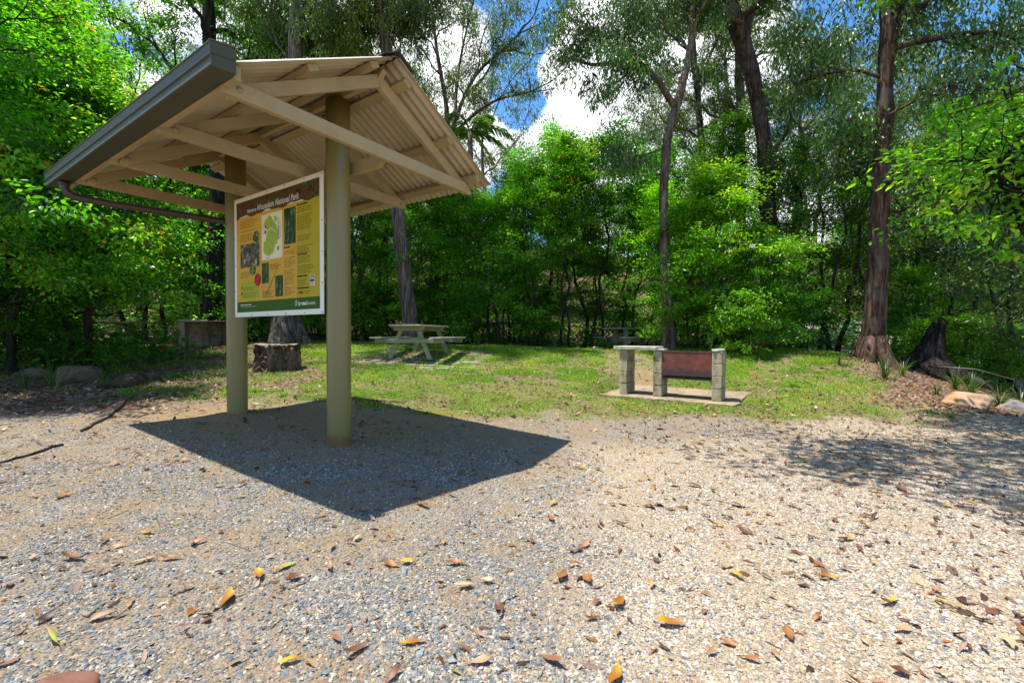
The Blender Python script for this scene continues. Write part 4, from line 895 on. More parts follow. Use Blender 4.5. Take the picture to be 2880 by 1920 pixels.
for lab, px, py, Y, r, sd2, mt, rz, nm in [
    ('dark mossy long rock, lowest of the rock row under the left foliage', 333, 1050, 6.7, (.26, .16, .16), 21, M_rock2, .3, 'boulder'),
    ('humped dark rock leaning over the mossy long rock', 370, 1030, 7.0, (.30, .20, .20), 22, M_rock2, -.5, 'boulder'),
    ('dark flat slab rock at the clearing end of the rock row', 415, 1018, 7.3, (.28, .2, .16), 23, M_rock2, -.2, 'boulder'),
    ('speckled pale brown rock under the left foliage, largest of the row', 215, 1022, 7.1, (.36, .26, .25), 24, M_rock4, .2, 'boulder'),
    ('flat mossy rock beside the dark leaning trunk', 95, 1000, 7.6, (.34, .24, .15), 25, M_rock4, .1, 'boulder'),
    ('small grey stone lying beside the dark slab rock', 432, 1050, 6.9, (.10, .08, .06), 26, M_rock3, .1, 'boulder'),
    ('dark grey rock half hidden in strap leaves beyond the orange boulder', 2850, 1125, 6.9, (.28, .2, .16), 27, M_rock3, .3, 'boulder'),
    ('pale flat rock among the roots of the burnt stump', 2488, 1010, 10.1, (.24, .17, .10), 28, M_rock3, .2, 'boulder'),
    ('lower pale rock beside the strap leaves under the burnt stump', 2475, 1028, 9.7, (.22, .14, .08), 29, M_rock3, .1, 'boulder')]:
    p = at(px, py, Y); rock(lab, p[0], Y, r, sd2, mt, rz, g1(p[0], Y)-.05)
x, y = ground_hit(200, 1960); rock('rounded red-brown stone just showing at the bottom edge of the photo', x-.015, y-.02, (.115, .09, .085), 31, plain('red_stone', (.20, .085, .05), rough=.7, var=.2), 0, g1(x, y)-.058, .8)
# burnt hollow stump with spreading roots
p = at(2585, 1015, 9.9); sx_, sy_ = p[0], 9.9; sz_ = g1(sx_, sy_)
bs = empty('burnt_stump', 'tall charred hollow stump leaning beside the big red-barked trunk', 'stump', (sx_, sy_, sz_))
rr = np.random.default_rng(8); n, k = 40, 16; a = np.linspace(0, 2*np.pi, n, endpoint=False); vs = []
for i in range(k):
    q = i/(k-1); rad = .40*(1-q)**1.6+.20*(1-.35*q)+.02*rr.normal(size=n)+.05*np.cos(3*a+1)+.04*np.cos(5*a)
    gap = np.exp(-((np.angle(np.exp(1j*(a+2.1))))/.55)**2); rad = rad*(1-.72*gap*sst(.08, .25, q))
    vs.append(np.stack([.05+.30*q**1.3+rad*np.cos(a), -.05*q+rad*np.sin(a)*.8, -.1+q*(1.18+.13*np.cos(a-.3)+.06*np.sin(5*a))], 1))
vs = np.concatenate(vs); i0 = (np.arange(k-1)[:, None]*n+np.arange(n)[None]).ravel(); i1 = (np.arange(k-1)[:, None]*n+(np.arange(n)[None]+1) % n).ravel()
inn = vs.copy(); cx = np.repeat(vs.reshape(k, n, 3).mean(1), n, 0); inn = cx+(inn-cx)*np.array([.78, .78, 1]); e = np.arange(n)+(k-1)*n; e2 = (np.arange(n)+1) % n+(k-1)*n
link('trunk_shell', np_mesh('trunk_shell', np.concatenate([vs, inn]), [np.stack([i0, i1, i1+n, i0+n], 1), np.stack([i0, i0+n, i1+n, i1], 1)+k*n, np.stack([e, e2, e2+k*n, e+k*n], 1)], None, True, [M_burnt]), bs)
for pth, rd in (([(.25, -.1, .25), (.36, -.30, .10), (.45, -.55, .0), (.50, -.80, -.08), (.52, -1.05, -.22)], (.20, .15, .11, .07, .03)), ([(-.25, 0, .22), (-.55, -.15, .06), (-.85, -.22, .02), (-1.15, -.2, -.06)], (.17, .11, .07, .02)), ([(0, -.25, .2), (-.1, -.5, .05), (-.15, -.75, -.08)], (.17, .11, .03))):
    b = MB(); b.tube(pth, rd, 10, rng=rr, rough=.10); b.build('root', M_burnt, bs, True)
def stick(label, pts, r, mat, name='fallen_branch', cat='branch', group=None, seed=1, lift=.0):
    q = np.random.default_rng(seed); P_ = np.array(pts, float); t = np.linspace(0, 1, len(P_)); tt = np.linspace(0, 1, 9)
    x = np.interp(tt, t, P_[:, 0])+q.normal(size=9)*r*.5; y = np.interp(tt, t, P_[:, 1])+q.normal(size=9)*r*.5
    z = gz(x, y)+r*.7+lift
    if P_.shape[1] > 2: z = np.interp(tt, t, P_[:, 2])
    b = MB(); c0 = np.array([x[4], y[4], z[4]]); b.tube(np.stack([x, y, z], 1)-c0, np.linspace(r, r*.55, 9), 7, rng=q, rough=.08); o = b.build(name, mat, None, True); o.location = c0; return tag(o, label, cat, group)
gh = lambda *pts: [ground_hit(*q) for q in pts]
stick('curved dead branch lying on the dirt left of the shelter', gh((355, 1125), (330, 1160), (270, 1190), (230, 1215)), .022, M_bark_brown, seed=2)
stick('long thin dark stick on the dirt at the left edge', gh((165, 1255), (90, 1280), (0, 1305)), .012, M_bark_dark, seed=3)
stick('dead stick lying on grass behind the near shelter post', gh((990, 1122), (1060, 1128), (1145, 1132)), .014, M_bark_brown, seed=4)
stick('pale weathered log lying in the grass left of the barbecue', gh((1675, 983), (1745, 984)), .06, M_bark_pale, name='log', cat='log', seed=5)
stick('dark straight pole slanting down among the strap leaves by the creek', [at(2610, 1030, 9.2), at(2740, 1038, 8.6), at(2890, 1078, 8.0)], .022, M_black, name='fallen_pole', cat='pole', seed=6)
stick('fine twig pointing at the near edge of the grey gravel', gh((640, 1525), (705, 1550)), .0045, M_bark_pale, 'twig', 'twig', seed=7)
stick('short straight pale twig snapped at one end on the grey gravel', gh((245, 1740), (290, 1700)), .006, M_bark_pale, 'twig', 'twig', seed=8)
stick('forked brown twig lying across the grey gravel', gh((490, 1675), (545, 1655)), .005, M_bark_brown, 'twig', 'twig', seed=9)
stick('thin curved dark twig on the tan gravel', gh((1398, 1715), (1425, 1690), (1455, 1676)), .0045, M_bark_dark, 'twig', 'twig', seed=10)
tw = [(560, 1525), (860, 1640), (1010, 1560), (1190, 1760), (1560, 1480), (1700, 1650), (1850, 1750), (2120, 1600), (2300, 1450), (2450, 1580), (2640, 1700), (2200, 1830), (1330, 1420), (760, 1770), (620, 1830), (2560, 1390), (1960, 1400), (2750, 1480), (300, 1460), (1090, 1660)]
for i, (px, py) in enumerate(tw):
    x, y = ground_hit(px, py); a = random.random()*6.28; l = random.uniform(.05, .13)
    tn_ = float(masks(np.array([x]), np.array([y]))[0][0]) > .5
    stick('small broken twig lying on the %s gravel' % ('tan' if tn_ else 'blue-grey'), [(x, y), (x+l*math.cos(a), y+l*math.sin(a))], .0028, M_bark_brown if i % 2 else M_bark_pale, 'twig', 'twig', 'small twigs on the %s gravel' % ('tan' if tn_ else 'blue-grey'), seed=20+i)
# ------------------------------------------------------------------ trees
def nrm(a): return a/(np.linalg.norm(a, axis=-1, keepdims=True)+1e-9)
def leaf_mesh(name, cen, axis, nor, Ln, Wd, tint, mat, fold=.25):
    n = len(cen); axis = nrm(axis); side = nrm(np.cross(nor, axis)); nor = np.cross(axis, side)
    Ln = Ln[:, None]; Wd = Wd[:, None]*.5; up_ = nor*Wd*fold
    V6 = np.stack([cen, cen+axis*Ln*.32+side*Wd+up_, cen+axis*Ln*.70+side*Wd*.78+up_*.8-nor*Ln*.03, cen+axis*Ln-nor*Ln*.10,
                   cen+axis*Ln*.70-side*Wd*.78+up_*.8-nor*Ln*.03, cen+axis*Ln*.32-side*Wd+up_], 1).reshape(-1, 3)
    i = np.arange(n)[:, None]*6
    return np_mesh(name, V6, [np.concatenate([i+np.array([[0, 3, 2, 1]]), i+np.array([[0, 5, 4, 3]])])], {'tint': ('FLOAT', np.repeat(np.clip(tint, 0, 1), 6))}, False, [mat])
def spray(rng, cl, nl, rx, rz, leafL, leafW, hang=0.0, flat=.45, ctint=.22, ltint=.14, base=.42):
    """leaf arrays for clumps cl (m,3): flattened sprays (hang=0) or drooping bunches (hang=1)"""
    cl = np.asarray(cl); m = len(cl); ctr = cl.mean(0)
    cs = (.65+.7*rng.random((m, 1, 1)))
    tilt = rng.normal(size=(m, 1, 2))*.25
    o = rng.normal(size=(m, nl, 3))*.55; o = o/np.maximum(1, np.linalg.norm(o, axis=2, keepdims=True)/1.1)
    o = o*np.array([rx, rx, rz])*cs; o[..., 2] += (o[..., :2]*tilt).sum(2)
    if hang: o[..., 2] -= rz*.6*rng.random((m, nl))
    cen = (cl[:, None]+o).reshape(-1, 3)
    n = m*nl; a = rng.random(n)*6.283
    out_ = nrm((o+.3*nrm(cl-ctr)[:, None]*rx).reshape(-1, 3))
    hz = np.stack([np.cos(a), np.sin(a), np.zeros(n)], 1)
    if hang:
        ax = nrm(hz*.55+out_*.25+np.array([0, 0, -1.0])*(.5+.7*rng.random((n, 1)))); nr = nrm(np.stack([np.cos(a*3), np.sin(a*3), .5*rng.random(n)], 1))
    else:
        ax = nrm(out_*.7+hz*.8+np.array([0, 0, -.22])+rng.normal(size=(n, 3))*.15); nr = nrm(np.array([0, 0, 1.0])+rng.normal(size=(n, 3))*flat)
    ct = np.repeat(rng.normal(size=m)*ctint, nl)
    tint = base+ct+rng.normal(size=n)*ltint; old = rng.random(n) > .995; tint[old] = 1.0
    return cen, ax, nr, leafL*(.65+.7*rng.random(n)), leafW*(.7+.6*rng.random(n)), tint
def wob(rng, p0, p1, n, amp, sag=0.0):
    t = np.linspace(0, 1, n)[:, None]; p0 = np.asarray(p0, float); p1 = np.asarray(p1, float); d = np.linalg.norm(p1-p0)
    w_ = np.cumsum(rng.normal(size=(n, 3)), 0); w_ = w_-t*w_[-1]-(1-t)*w_[0]
    return p0+(p1-p0)*t+w_*amp*d/np.sqrt(n)+np.array([0, 0, 1.0])*sag*d*4*t*(1-t)
def understory(seed, H, Rm, nb, nsub, ncl, nl, leafL, leafW, mat, bark, low=.18, r0=.07, rx=.34, rz=.12, stems=1, flat=.45, elev=(.15, .9), base=.42, topw=.45):
    rng = np.random.default_rng(seed); mb = MB(); cl = []
    for s in range(stems):
        b0 = np.array([0, 0, -.25])+(rng.normal(size=3)*np.array([.12, .12, 0]) if stems > 1 else 0); top = np.array([rng.normal()*.35+(s-.5*(stems-1))*.8, rng.normal()*.35, H*(.93-.12*s)])
        tr = wob(rng, b0, top, 12, .05); rt_ = r0*(1-np.linspace(0, 1, 12)**1.2*.88); rt_[0] *= 1.5
        mb.tube(tr, rt_, 7, rng=rng, rough=.06)
        for j in range(nb//stems):
            t = low+(1-low)*((j+rng.random()*.8)/(nb//stems)); p = np.array([np.interp(t, np.linspace(0, 1, 12), tr[:, c]) for c in range(3)])
            q = (t-low)/(1-low); prof = (np.sin(np.pi*min(.97, .20+.75*q))**.8)*(1-topw*q)+.12
            L_b = Rm*prof*rng.uniform(.65, 1.2); az_ = j*2.39996+rng.normal()*.5+s*2; el = elev[0]+(elev[1]-elev[0])*q+rng.normal()*.15
            e = p+L_b*np.array([math.cos(az_)*math.cos(el), math.sin(az_)*math.cos(el), math.sin(el)])
            br = wob(rng, p, e, 7, .10, sag=.05); mb.tube(br, np.linspace(r0*.38*(1-.6*t), .006, 7), 5, cap=False)
            for k in range(nsub):
                u_ = rng.uniform(.3, 1.0); b_ = np.array([np.interp(u_, np.linspace(0, 1, 7), br[:, c]) for c in range(3)])
                d2 = nrm(e-p)*.6+rng.normal(size=3)*np.array([.7, .7, .35])+np.array([0, 0, .12]); l2 = L_b*rng.uniform(.22, .5)+.12
                e2 = b_+nrm(d2)*l2; sb = wob(rng, b_, e2, 4, .08); mb.tube(sb, np.linspace(.011, .003, 4), 4, cap=False)
                for c in range(ncl): cl.append(b_+(e2-b_)*rng.uniform(.45, 1.1)+rng.normal(size=3)*.08)
    cl = np.array(cl); cl = cl[cl[:, 2] > (1.15 if low > .12 else .25)]
    lf = leaf_mesh('crown', *spray(rng, cl, nl, rx, rz, leafL, leafW, 0, flat, base=base), mat)
    return mb.mesh('trunk', bark, True), lf
ARCH = {}
ARCH['tall'] = [understory(101+i, 8.2, 2.25, 44, 4, 2, 70, .078, .037, [M_leaf, M_bright, M_leaf][i], M_bark_dark, topw=.72, low=.16, r0=.075, rx=.36, rz=.13, stems=[1, 2, 1][i]) for i in range(3)]
ARCH['bright'] = [understory(121+i, 5.0, 1.75, 32, 4, 2, 80, .080, .038, M_bright, M_bark_dark, low=.10, r0=.05, rx=.36, rz=.12, stems=[2, 1][i], base=.5) for i in range(2)]
ARCH['front'] = [understory(131+i, 5.9, 2.15, 34, 4, 2, 84, .074, .036, [M_bright, M_leaf][i], M_bark_dark, low=.21, r0=.06, rx=.40, rz=.13, stems=[1, 2][i], base=.5, topw=.6, elev=(.05, .9)) for i in range(2)]
ARCH['thin'] = [understory(141+i, 6.8, 1.3, 20, 3, 2, 70, .085, .038, [M_leaf, M_bright][i], M_bark_dark, low=.46, r0=.05, rx=.34, rz=.13, stems=1) for i in range(2)]
ARCH['shrub'] = [understory(161+i, 1.9, 1.0, 20, 3, 2, 52, .085, .036, [M_leaf, M_bright][i], M_bark_dark, low=.05, r0=.022, rx=.28, rz=.11, stems=2, elev=(.2, 1.1)) for i in range(2)]
ARCH['olive'] = [understory(181+i, 6.8, 1.9, 26, 4, 2, 52, .085, .030, [M_euc, M_blue][i], M_bark_dark, low=.16, r0=.06, rx=.40, rz=.2, stems=2, flat=.9) for i in range(2)]
def gum(seed, H, r0, nl=60, leafL=.17, leafW=.05, bark=None, mat=None, first=.45, spread=.42, nlimb=9, rx=.50, rz=.38):
    rng = np.random.default_rng(seed); mb = MB(); cl = []
    tr = wob(rng, (0, 0, -.4), (rng.normal()*.6, rng.normal()*.6, H*.92), 12, .045); rt_ = r0*(1-np.linspace(0, 1, 12)*.82); rt_[0] *= 1.35; mb.tube(tr, rt_, 9, rng=rng, rough=.05)
    for j in range(nlimb):
        t = first+(1-first)*(j+rng.random()*.6)/nlimb; p = np.array([np.interp(t, np.linspace(0, 1, 12), tr[:, c]) for c in range(3)])
        limb(mb, cl, rng, p, H*spread*rng.uniform(.55, 1)*(1.15-.6*(t-first)/(1-first)), j*2.4+rng.normal()*.5, rng.uniform(.45, .95), r0*.42*(1.1-t*.6))
    return mb.mesh('trunk', bark or M_bark_grey, True), leaf_mesh('crown', *spray(rng, np.array(cl), nl, rx, rz, leafL, leafW, 1, base=.45), mat or M_euc)
def limb(mb, cl, rng, p, L_b, az_, el, r, nsub=5, ncl=3):
    d = np.array([math.cos(az_)*math.cos(el), math.sin(az_)*math.cos(el), math.sin(el)]); br = wob(rng, p, p+d*L_b, 9, .10, sag=rng.uniform(-.04, .07)); mb.tube(br, np.linspace(r, max(.012, r*.22), 9), 6, rng=rng, rough=.05, cap=False)
    subs(mb, cl, rng, br, r, L_b, nsub, ncl)
def subs(mb, cl, rng, br, r, L_b, nsub, ncl, frm=.3):
    k = len(br)
    for s in range(nsub):
        u_ = frm+(1-frm)*(s+rng.random())/nsub; b_ = np.array([np.interp(u_, np.linspace(0, 1, k), br[:, c]) for c in range(3)])
        d2 = nrm(nrm(br[-1]-br[0])*.7+rng.normal(size=3)*.62+np.array([0, 0, .30])); l2 = L_b*rng.uniform(.2, .42)
        sb = wob(rng, b_, b_+d2*l2, 6, .12, sag=.04); mb.tube(sb, np.linspace(max(.018, r*.36), .008, 6), 5, cap=False)
        for c in range(ncl):
            q = sb[2+rng.integers(0, 4)]+rng.normal(size=3)*.22*min(1, l2)
            tw_ = q+nrm(rng.normal(size=3)+np.array([0, 0, .2]))*.42; mb.tube(np.array([sb[3], (sb[3]+tw_)/2+rng.normal(size=3)*.05, tw_]), [.010, .007, .004], 3, cap=False); cl.append(tw_)
ARCH['gum'] = [gum(201, 15, .20, 44), gum(202, 17.5, .22, 44, bark=M_bark_pale), gum(203, 13, .16, 44, mat=M_blue, bark=M_bark_dark), gum(204, 16, .19, 44, bark=M_bark_brown)]
def plant(kind, idx, px, Y, label, s=1.0, rz=None, name='tree', cat='tree', group=None, dz=0.0, sx=1.0, x=None):
    tm, cm = ARCH[kind][idx]; x = at(px, 939, Y)[0] if x is None else x
    t = empty(name, label, cat, (x, Y, g1(x, Y)+dz), random.random()*6.28 if rz is None else rz, group); t.scale = (s*sx, s*sx, s)
    link('trunk', tm, t); link('crown', cm, t); return t
def hero(name, label, path, radii, bark, mat, limbs=(), auto=0, seed=1, nl=84, leafL=.135, leafW=.031, rx=.30, rz=.28, cat='tree', n=16, rough=.05, flare=None, autolen=3.2, autofrom=.7, hang=1, lsub=7, lcl=5, base=.45):
    """a tree whose trunk follows a measured path; limbs = (points, r0, r1[, nsub])"""
    rng = np.random.default_rng(seed); P_ = np.array(path, float); base0 = P_[0].copy()
    d = np.concatenate([[0], np.cumsum(np.linalg.norm(np.diff(P_, axis=0), axis=1))]); t = np.linspace(0, d[-1], max(14, int(d[-1]*2.2)))
    tr = np.stack([np.interp(t, d, P_[:, c]) for c in range(3)], 1)
    for _ in range(3): tr[1:-1] = .5*tr[1:-1]+.25*(tr[:-2]+tr[2:])
    tr[1:-1] += rng.normal(size=(len(tr)-2, 3))*.015; rr_ = np.interp(t, d, radii)
    if 'biggest' in label: rr_ = rr_*.80
    mb = MB(); mb.tube(tr, rr_, n, rng=rng, rough=rough)
    if flare:
        for k in range(flare):
            a = k*6.28/flare+rng.random(); q = np.array([math.cos(a), math.sin(a), 0]); R0 = radii[0]
            mb.tube([base0+q*R0*.35+np.array([0, 0, R0*2.2]), base0+q*R0*.75+np.array([0, 0, R0*.9]), base0+q*R0*1.25+np.array([0, 0, .12]), base0+q*R0*1.75+np.array([0, 0, -.12])], [R0*.35, R0*.42, R0*.36, R0*.18], 8, rng=rng, rough=.05)
    cl = []
    for lb in limbs:
        pts, a, b_ = lb[:3]; ns = lb[3] if len(lb) > 3 else lsub
        L3 = np.array(pts, float); d3 = np.concatenate([[0], np.cumsum(np.linalg.norm(np.diff(L3, axis=0), axis=1))]); t3 = np.linspace(0, d3[-1], 14); br = np.stack([np.interp(t3, d3, L3[:, c]) for c in range(3)], 1)
        for _ in range(2): br[1:-1] = .5*br[1:-1]+.25*(br[:-2]+br[2:])
        mb.tube(br, np.linspace(a, b_, 14), 8, rng=rng, rough=.05, cap=False)
        if ns: subs(mb, cl, rng, br, a, max(2.0, d3[-1]*.9), ns, lcl, .25)
    for j in range(auto):
        q = autofrom+(1-autofrom)*(j+.5)/auto; p = tr[int(q*(len(tr)-1))]; limb(mb, cl, rng, p, autolen*rng.uniform(.7, 1.2), j*2.4+seed, rng.uniform(.25, .9), max(.05, rr_[int(q*(len(tr)-1))]*.45), lsub, lcl)
    e = empty(name, label, cat, tuple(base0))
    link('trunk', mb.mesh('trunk', bark, True, shift=base0), e)
    if cl:
        lf = spray(rng, np.array(cl)-base0, nl, rx, rz, leafL, leafW, hang, base=base); link('crown', leaf_mesh('crown', *lf, mat), e)
    return e
A = at
def G(px, Y, dz=-.25):
    x = at(px, 939, Y)[0]; return np.array([x, Y, g1(x, Y)+dz])
# --- tall trunks that can be told apart
hero('gum_tree', 'stout grey fibrous-barked gum trunk with a flared foot right behind the sawn stump', [G(803, 12.6), A(803, 940, 12.6), A(806, 880, 12.6), A(815, 600, 12.7), A(836, 150, 12.8), A(842, -120, 12.9), A(850, -420, 13)], [.50, .40, .33, .27, .22, .20, .12], M_bark_grey, M_euc, auto=8, seed=31, flare=5, autolen=3.6, autofrom=.62,
     limbs=[([A(838, 120, 12.8), A(900, 40, 12.6), A(985, -60, 12.4)], .06, .03), ([A(838, 60, 12.8), A(905, 90, 13), A(950, 115, 13.4)], .035, .012), ([A(835, 190, 12.8), A(750, 90, 13.2), A(690, 10, 13.6)], .04, .015)])
hero('gum_tree', 'straight grey gum trunk leaning left, rising behind the splayed-leg picnic table', [G(1162, 13.2), A(1158, 940, 13.2), A(1140, 800, 13.2), A(1118, 590, 13.2), A(1100, 300, 13.3), A(1083, 100, 13.4), A(1072, -150, 13.5), A(1070, -420, 13.5)], [.33, .26, .22, .20, .18, .17, .14, .08], M_bark_grey, M_euc, auto=8, seed=32, flare=4, autolen=3.4, autofrom=.6,
     limbs=[([A(1085, 120, 13.4), A(1040, 60, 13.6), A(1000, -20, 13.8)], .06, .03), ([A(1085, 150, 13.4), A(1130, 80, 13.2), A(1150, 0, 13)], .06, .03)])
hero('gum_tree', 'dark tall trunk standing behind the block fireplace', [G(590, 14.5), A(592, 920, 14.5), A(605, 700, 14.5), A(612, 480, 14.5), A(600, 300, 14.6), A(588, 80, 14.7), A(580, -200, 14.8)], [.34, .27, .24, .22, .21, .19, .12], M_bark_dark, M_leaf, auto=10, seed=33, flare=4, autolen=2.8, autofrom=.5, leafL=.11, leafW=.045, hang=0, rz=.16)
hero('gum_tree', 'crooked pale gum whose long limb curves left over the clearing against the clouds', [G(1880, 12.4), A(1880, 960, 12.4), A(1878, 860, 12.4), A(1868, 700, 12.4), A(1863, 520, 12.4), A(1870, 420, 12.4), A(1886, 350, 12.5), A(1898, 300, 12.5), A(1922, 250, 12.7), A(1935, 170, 12.9), A(1948, 40, 13.1), A(1955, -150, 13.2)], [.26, .20, .155, .13, .115, .115, .11, .12, .10, .09, .07, .04], M_bark_brown, M_euc, auto=5, seed=34, autofrom=.72, autolen=2.6, lsub=6,
     limbs=[([A(1897, 296, 12.5), A(1868, 268, 12.4), A(1862, 228, 12.3), A(1830, 200, 12.2), A(1735, 171, 12.0), A(1672, 190, 11.8), A(1610, 165, 11.7)], .095, .03, 5), ([A(1800, 192, 12.1), A(1768, 110, 12), A(1765, 20, 12)], .05, .018, 7), ([A(1735, 171, 12), A(1705, 100, 11.8), A(1660, 70, 11.6), A(1620, 100, 11.5)], .045, .015, 7), ([A(1862, 225, 12.3), A(1790, 190, 11.9), A(1745, 225, 11.7), A(1700, 260, 11.6)], .04, .014, 5), ([A(1860, 420, 12.4), A(1800, 440, 12.3), A(1750, 440, 12.2)], .035, .012, 3)])
hero('gum_tree', 'leaning red-brown trunk forking at the top, above bright bushes right of the barbecue', [G(2165, 14), A(2165, 900, 14), A(2162, 640, 14), A(2152, 420, 14), A(2130, 270, 14), A(2092, 110, 14), A(2035, -10, 14), A(1985, -120, 14), A(1960, -300, 14)], [.36, .28, .235, .20, .20, .24, .26, .2, .12], M_bark_red, M_euc, auto=7, seed=35, autofrom=.66, autolen=3.2,
     limbs=[([A(2098, 100, 14), A(2112, 30, 14), A(2150, 0, 14), A(2200, -80, 14)], .14, .06), ([A(2150, 300, 14), A(2260, 240, 14), A(2310, 190, 13.6), A(2360, 170, 13.4)], .05, .015, 6), ([A(2160, 440, 14), A(2215, 380, 13.8), A(2230, 300, 13.6), A(2330, 210, 13.4)], .06, .02, 6)])
hero('gum_tree', 'biggest red-brown trunk with fibrous bark, standing right beside the burnt stump', [G(2455, 9.9), A(2457, 985, 9.9), A(2463, 900, 9.9), A(2475, 640, 9.9), A(2483, 400, 9.9), A(2495, 200, 9.9), A(2508, 80, 9.9), A(2500, -60, 9.9), A(2490, -300, 9.9), A(2480, -600, 9.9)], [.36, .29, .245, .215, .19, .175, .20, .19, .15, .08], M_bark_red, M_euc, auto=7, seed=36, n=22, rough=.07, flare=4, autofrom=.62, autolen=3.4, leafL=.115, leafW=.04, nl=46, rz=.3,
     limbs=[([A(2495, 148, 9.9), A(2545, 120, 9.7), A(2640, 110, 9.4), A(2740, 88, 9.1), A(2840, 95, 8.8), A(2900, 140, 8.6)], .065, .02, 9), ([A(2510, 70, 9.9), A(2580, 20, 9.7), A(2680, -30, 9.4)], .07, .03, 7), ([A(2470, 215, 9.9), A(2410, 196, 10), A(2330, 205, 10.1), A(2280, 215, 10.2)], .04, .018, 6), ([A(2280, 212, 10.2), A(2285, 150, 10.3), A(2250, 80, 10.4)], .02, .010, 4),
             ([A(2474, 528, 9.8), A(2500, 508, 9.6), A(2560, 502, 9.4), A(2610, 500, 9.2), A(2640, 515, 9)], .055, .03, 2), ([A(2450, 393, 9.9), A(2410, 388, 10), A(2350, 412, 10.1)], .035, .012, 4), ([A(2482, 590, 9.9), A(2540, 600, 10), A(2600, 540, 10), A(2640, 500, 10)], .03, .012, 4), ([A(2512, 110, 9.9), A(2532, 20, 9.9), A(2540, -120, 9.9)], .12, .08, 3), ([A(2490, 330, 9.8), A(2560, 290, 9.5), A(2640, 260, 9.3), A(2700, 280, 9.2)], .03, .01, 5)])
hero('gum_tree', 'slim straight grey trunk seen through leaves left of the leaning red-brown trunk', [G(2085, 19), A(2085, 700, 19), A(2083, 420, 19), A(2080, 160, 19), A(2080, -100, 19)], [.24, .21, .19, .17, .10], M_bark_grey, M_euc, auto=8, seed=37, autofrom=.55, autolen=3.2)
hero('gum_tree', 'spreading gum with bare fanned upper limbs above the right slope of the shelter roof', [G(1215, 19), A(1225, 700, 19), A(1240, 500, 19), A(1262, 395, 19)], [.26, .2, .17, .15], M_bark_brown, M_euc, seed=38, lsub=8, lcl=4,
     limbs=[([A(1262, 395, 19), A(1300, 280, 19), A(1340, 200, 18.8), A(1430, 130, 18.5), A(1505, 40, 18.3)], .11, .02, 9), ([A(1262, 395, 19), A(1320, 330, 18.6), A(1400, 275, 18.2), A(1480, 265, 18), A(1540, 235, 17.9)], .09, .02, 9), ([A(1262, 400, 19), A(1255, 280, 19.2), A(1230, 160, 19.4), A(1215, 20, 19.6), A(1200, -100, 19.6)], .11, .03, 10), ([A(1280, 330, 19), A(1285, 220, 19.4), A(1310, 90, 19.6), A(1340, -30, 19.8)], .08, .025, 10), ([A(1250, 430, 19), A(1200, 370, 19), A(1165, 280, 19), A(1140, 220, 19)], .07, .02, 8), ([A(1300, 280, 19), A(1370, 210, 18.8), A(1420, 90, 18.6), A(1410, 10, 18.4)], .06, .02, 8)])
hero('gum_tree', 'upper limbs of a thin gum crossing the white cloud left of the crooked gum', [G(1995, 21), A(1990, 700, 21), A(1975, 420, 21), A(1955, 200, 21), A(1940, 0, 21), A(1930, -160, 21)], [.24, .2, .16, .14, .12, .08], M_bark_grey, M_euc, auto=12, seed=39, autofrom=.42, autolen=3.6, lsub=7)
hero('gum_tree', 'dark branching gum behind the shelter ridge, left of the leaning grey trunk', [G(960, 16), A(965, 600, 16), A(975, 300, 16), A(990, 150, 16), A(1000, -50, 16), A(1005, -250, 16)], [.22, .18, .15, .13, .10, .06], M_bark_dark, M_euc, auto=12, seed=40, autofrom=.45, autolen=3.4, lsub=7)
# --- one tree reaching in from beyond the right edge, its boughs overhead
ov = np.array([7.0, 3.3, g1(7.0, 3.3)-.2])
hero('tree', 'leafy tree just outside the right edge whose boughs shade the gravel', [ov, ov+(-.1, 0, 1.2), ov+(-.3, .1, 2.6), ov+(-.5, .2, 4.2), ov+(-.5, .3, 6)], [.17, .13, .12, .10, .05], M_bark_dark, M_leaf, seed=51, hang=0, rz=.13, rx=.42, leafL=.10, leafW=.045, nl=120, lsub=12, lcl=4,
     limbs=[([ov+(-.3, .1, 2.9), (5.0, 3.8, 4.6), (3.2, 3.9, 5.4), (1.3, 4.0, 6.0)], .07, .02, 11), ([ov+(-.4, .1, 3.6), (5.0, 2.8, 5.0), (3.4, 2.6, 5.8), (2.0, 2.6, 6.2)], .06, .02, 10), ([ov+(-.4, .2, 4.2), (5.0, 4.8, 5.9), (3.4, 4.9, 6.6)], .06, .02, 9)])
# --- young tree with big bright leaves at the right edge
yb = np.array([5.95, 4.95, g1(5.95, 4.95)-.2])
hero('young_tree', 'young tree with large bright yellow-green leaves hanging in at the right edge', [yb, yb+(0, 0, 1.3), yb+(-.15, .05, 2.3), yb+(-.3, .1, 3.3)], [.05, .04, .032, .016], M_bark_dark, M_bright, seed=52, hang=0, rz=.10, rx=.26, leafL=.088, leafW=.042, nl=30, lsub=8, lcl=3, base=.62,
     limbs=[([yb+(-.1, 0, 2.1), (5.7, 4.9, 2.5), (5.45, 4.9, 2.66), (5.25, 4.9, 2.68)], .022, .006, 10), ([yb+(-.15, .05, 2.3), (5.6, 5.1, 2.8), (5.4, 5.1, 3.0)], .02, .006, 9), ([yb+(-.2, .1, 2.6), (5.7, 4.7, 3.15), (5.5, 4.6, 3.3)], .018, .006, 8), ([yb+(-.1, 0, 2.0), (5.9, 4.5, 2.5), (5.75, 4.1, 2.7)], .02, .006, 8), ([yb+(0, 0, 2.1), (5.9, 5.4, 2.7), (5.6, 5.8, 2.95)], .02, .006, 8)])
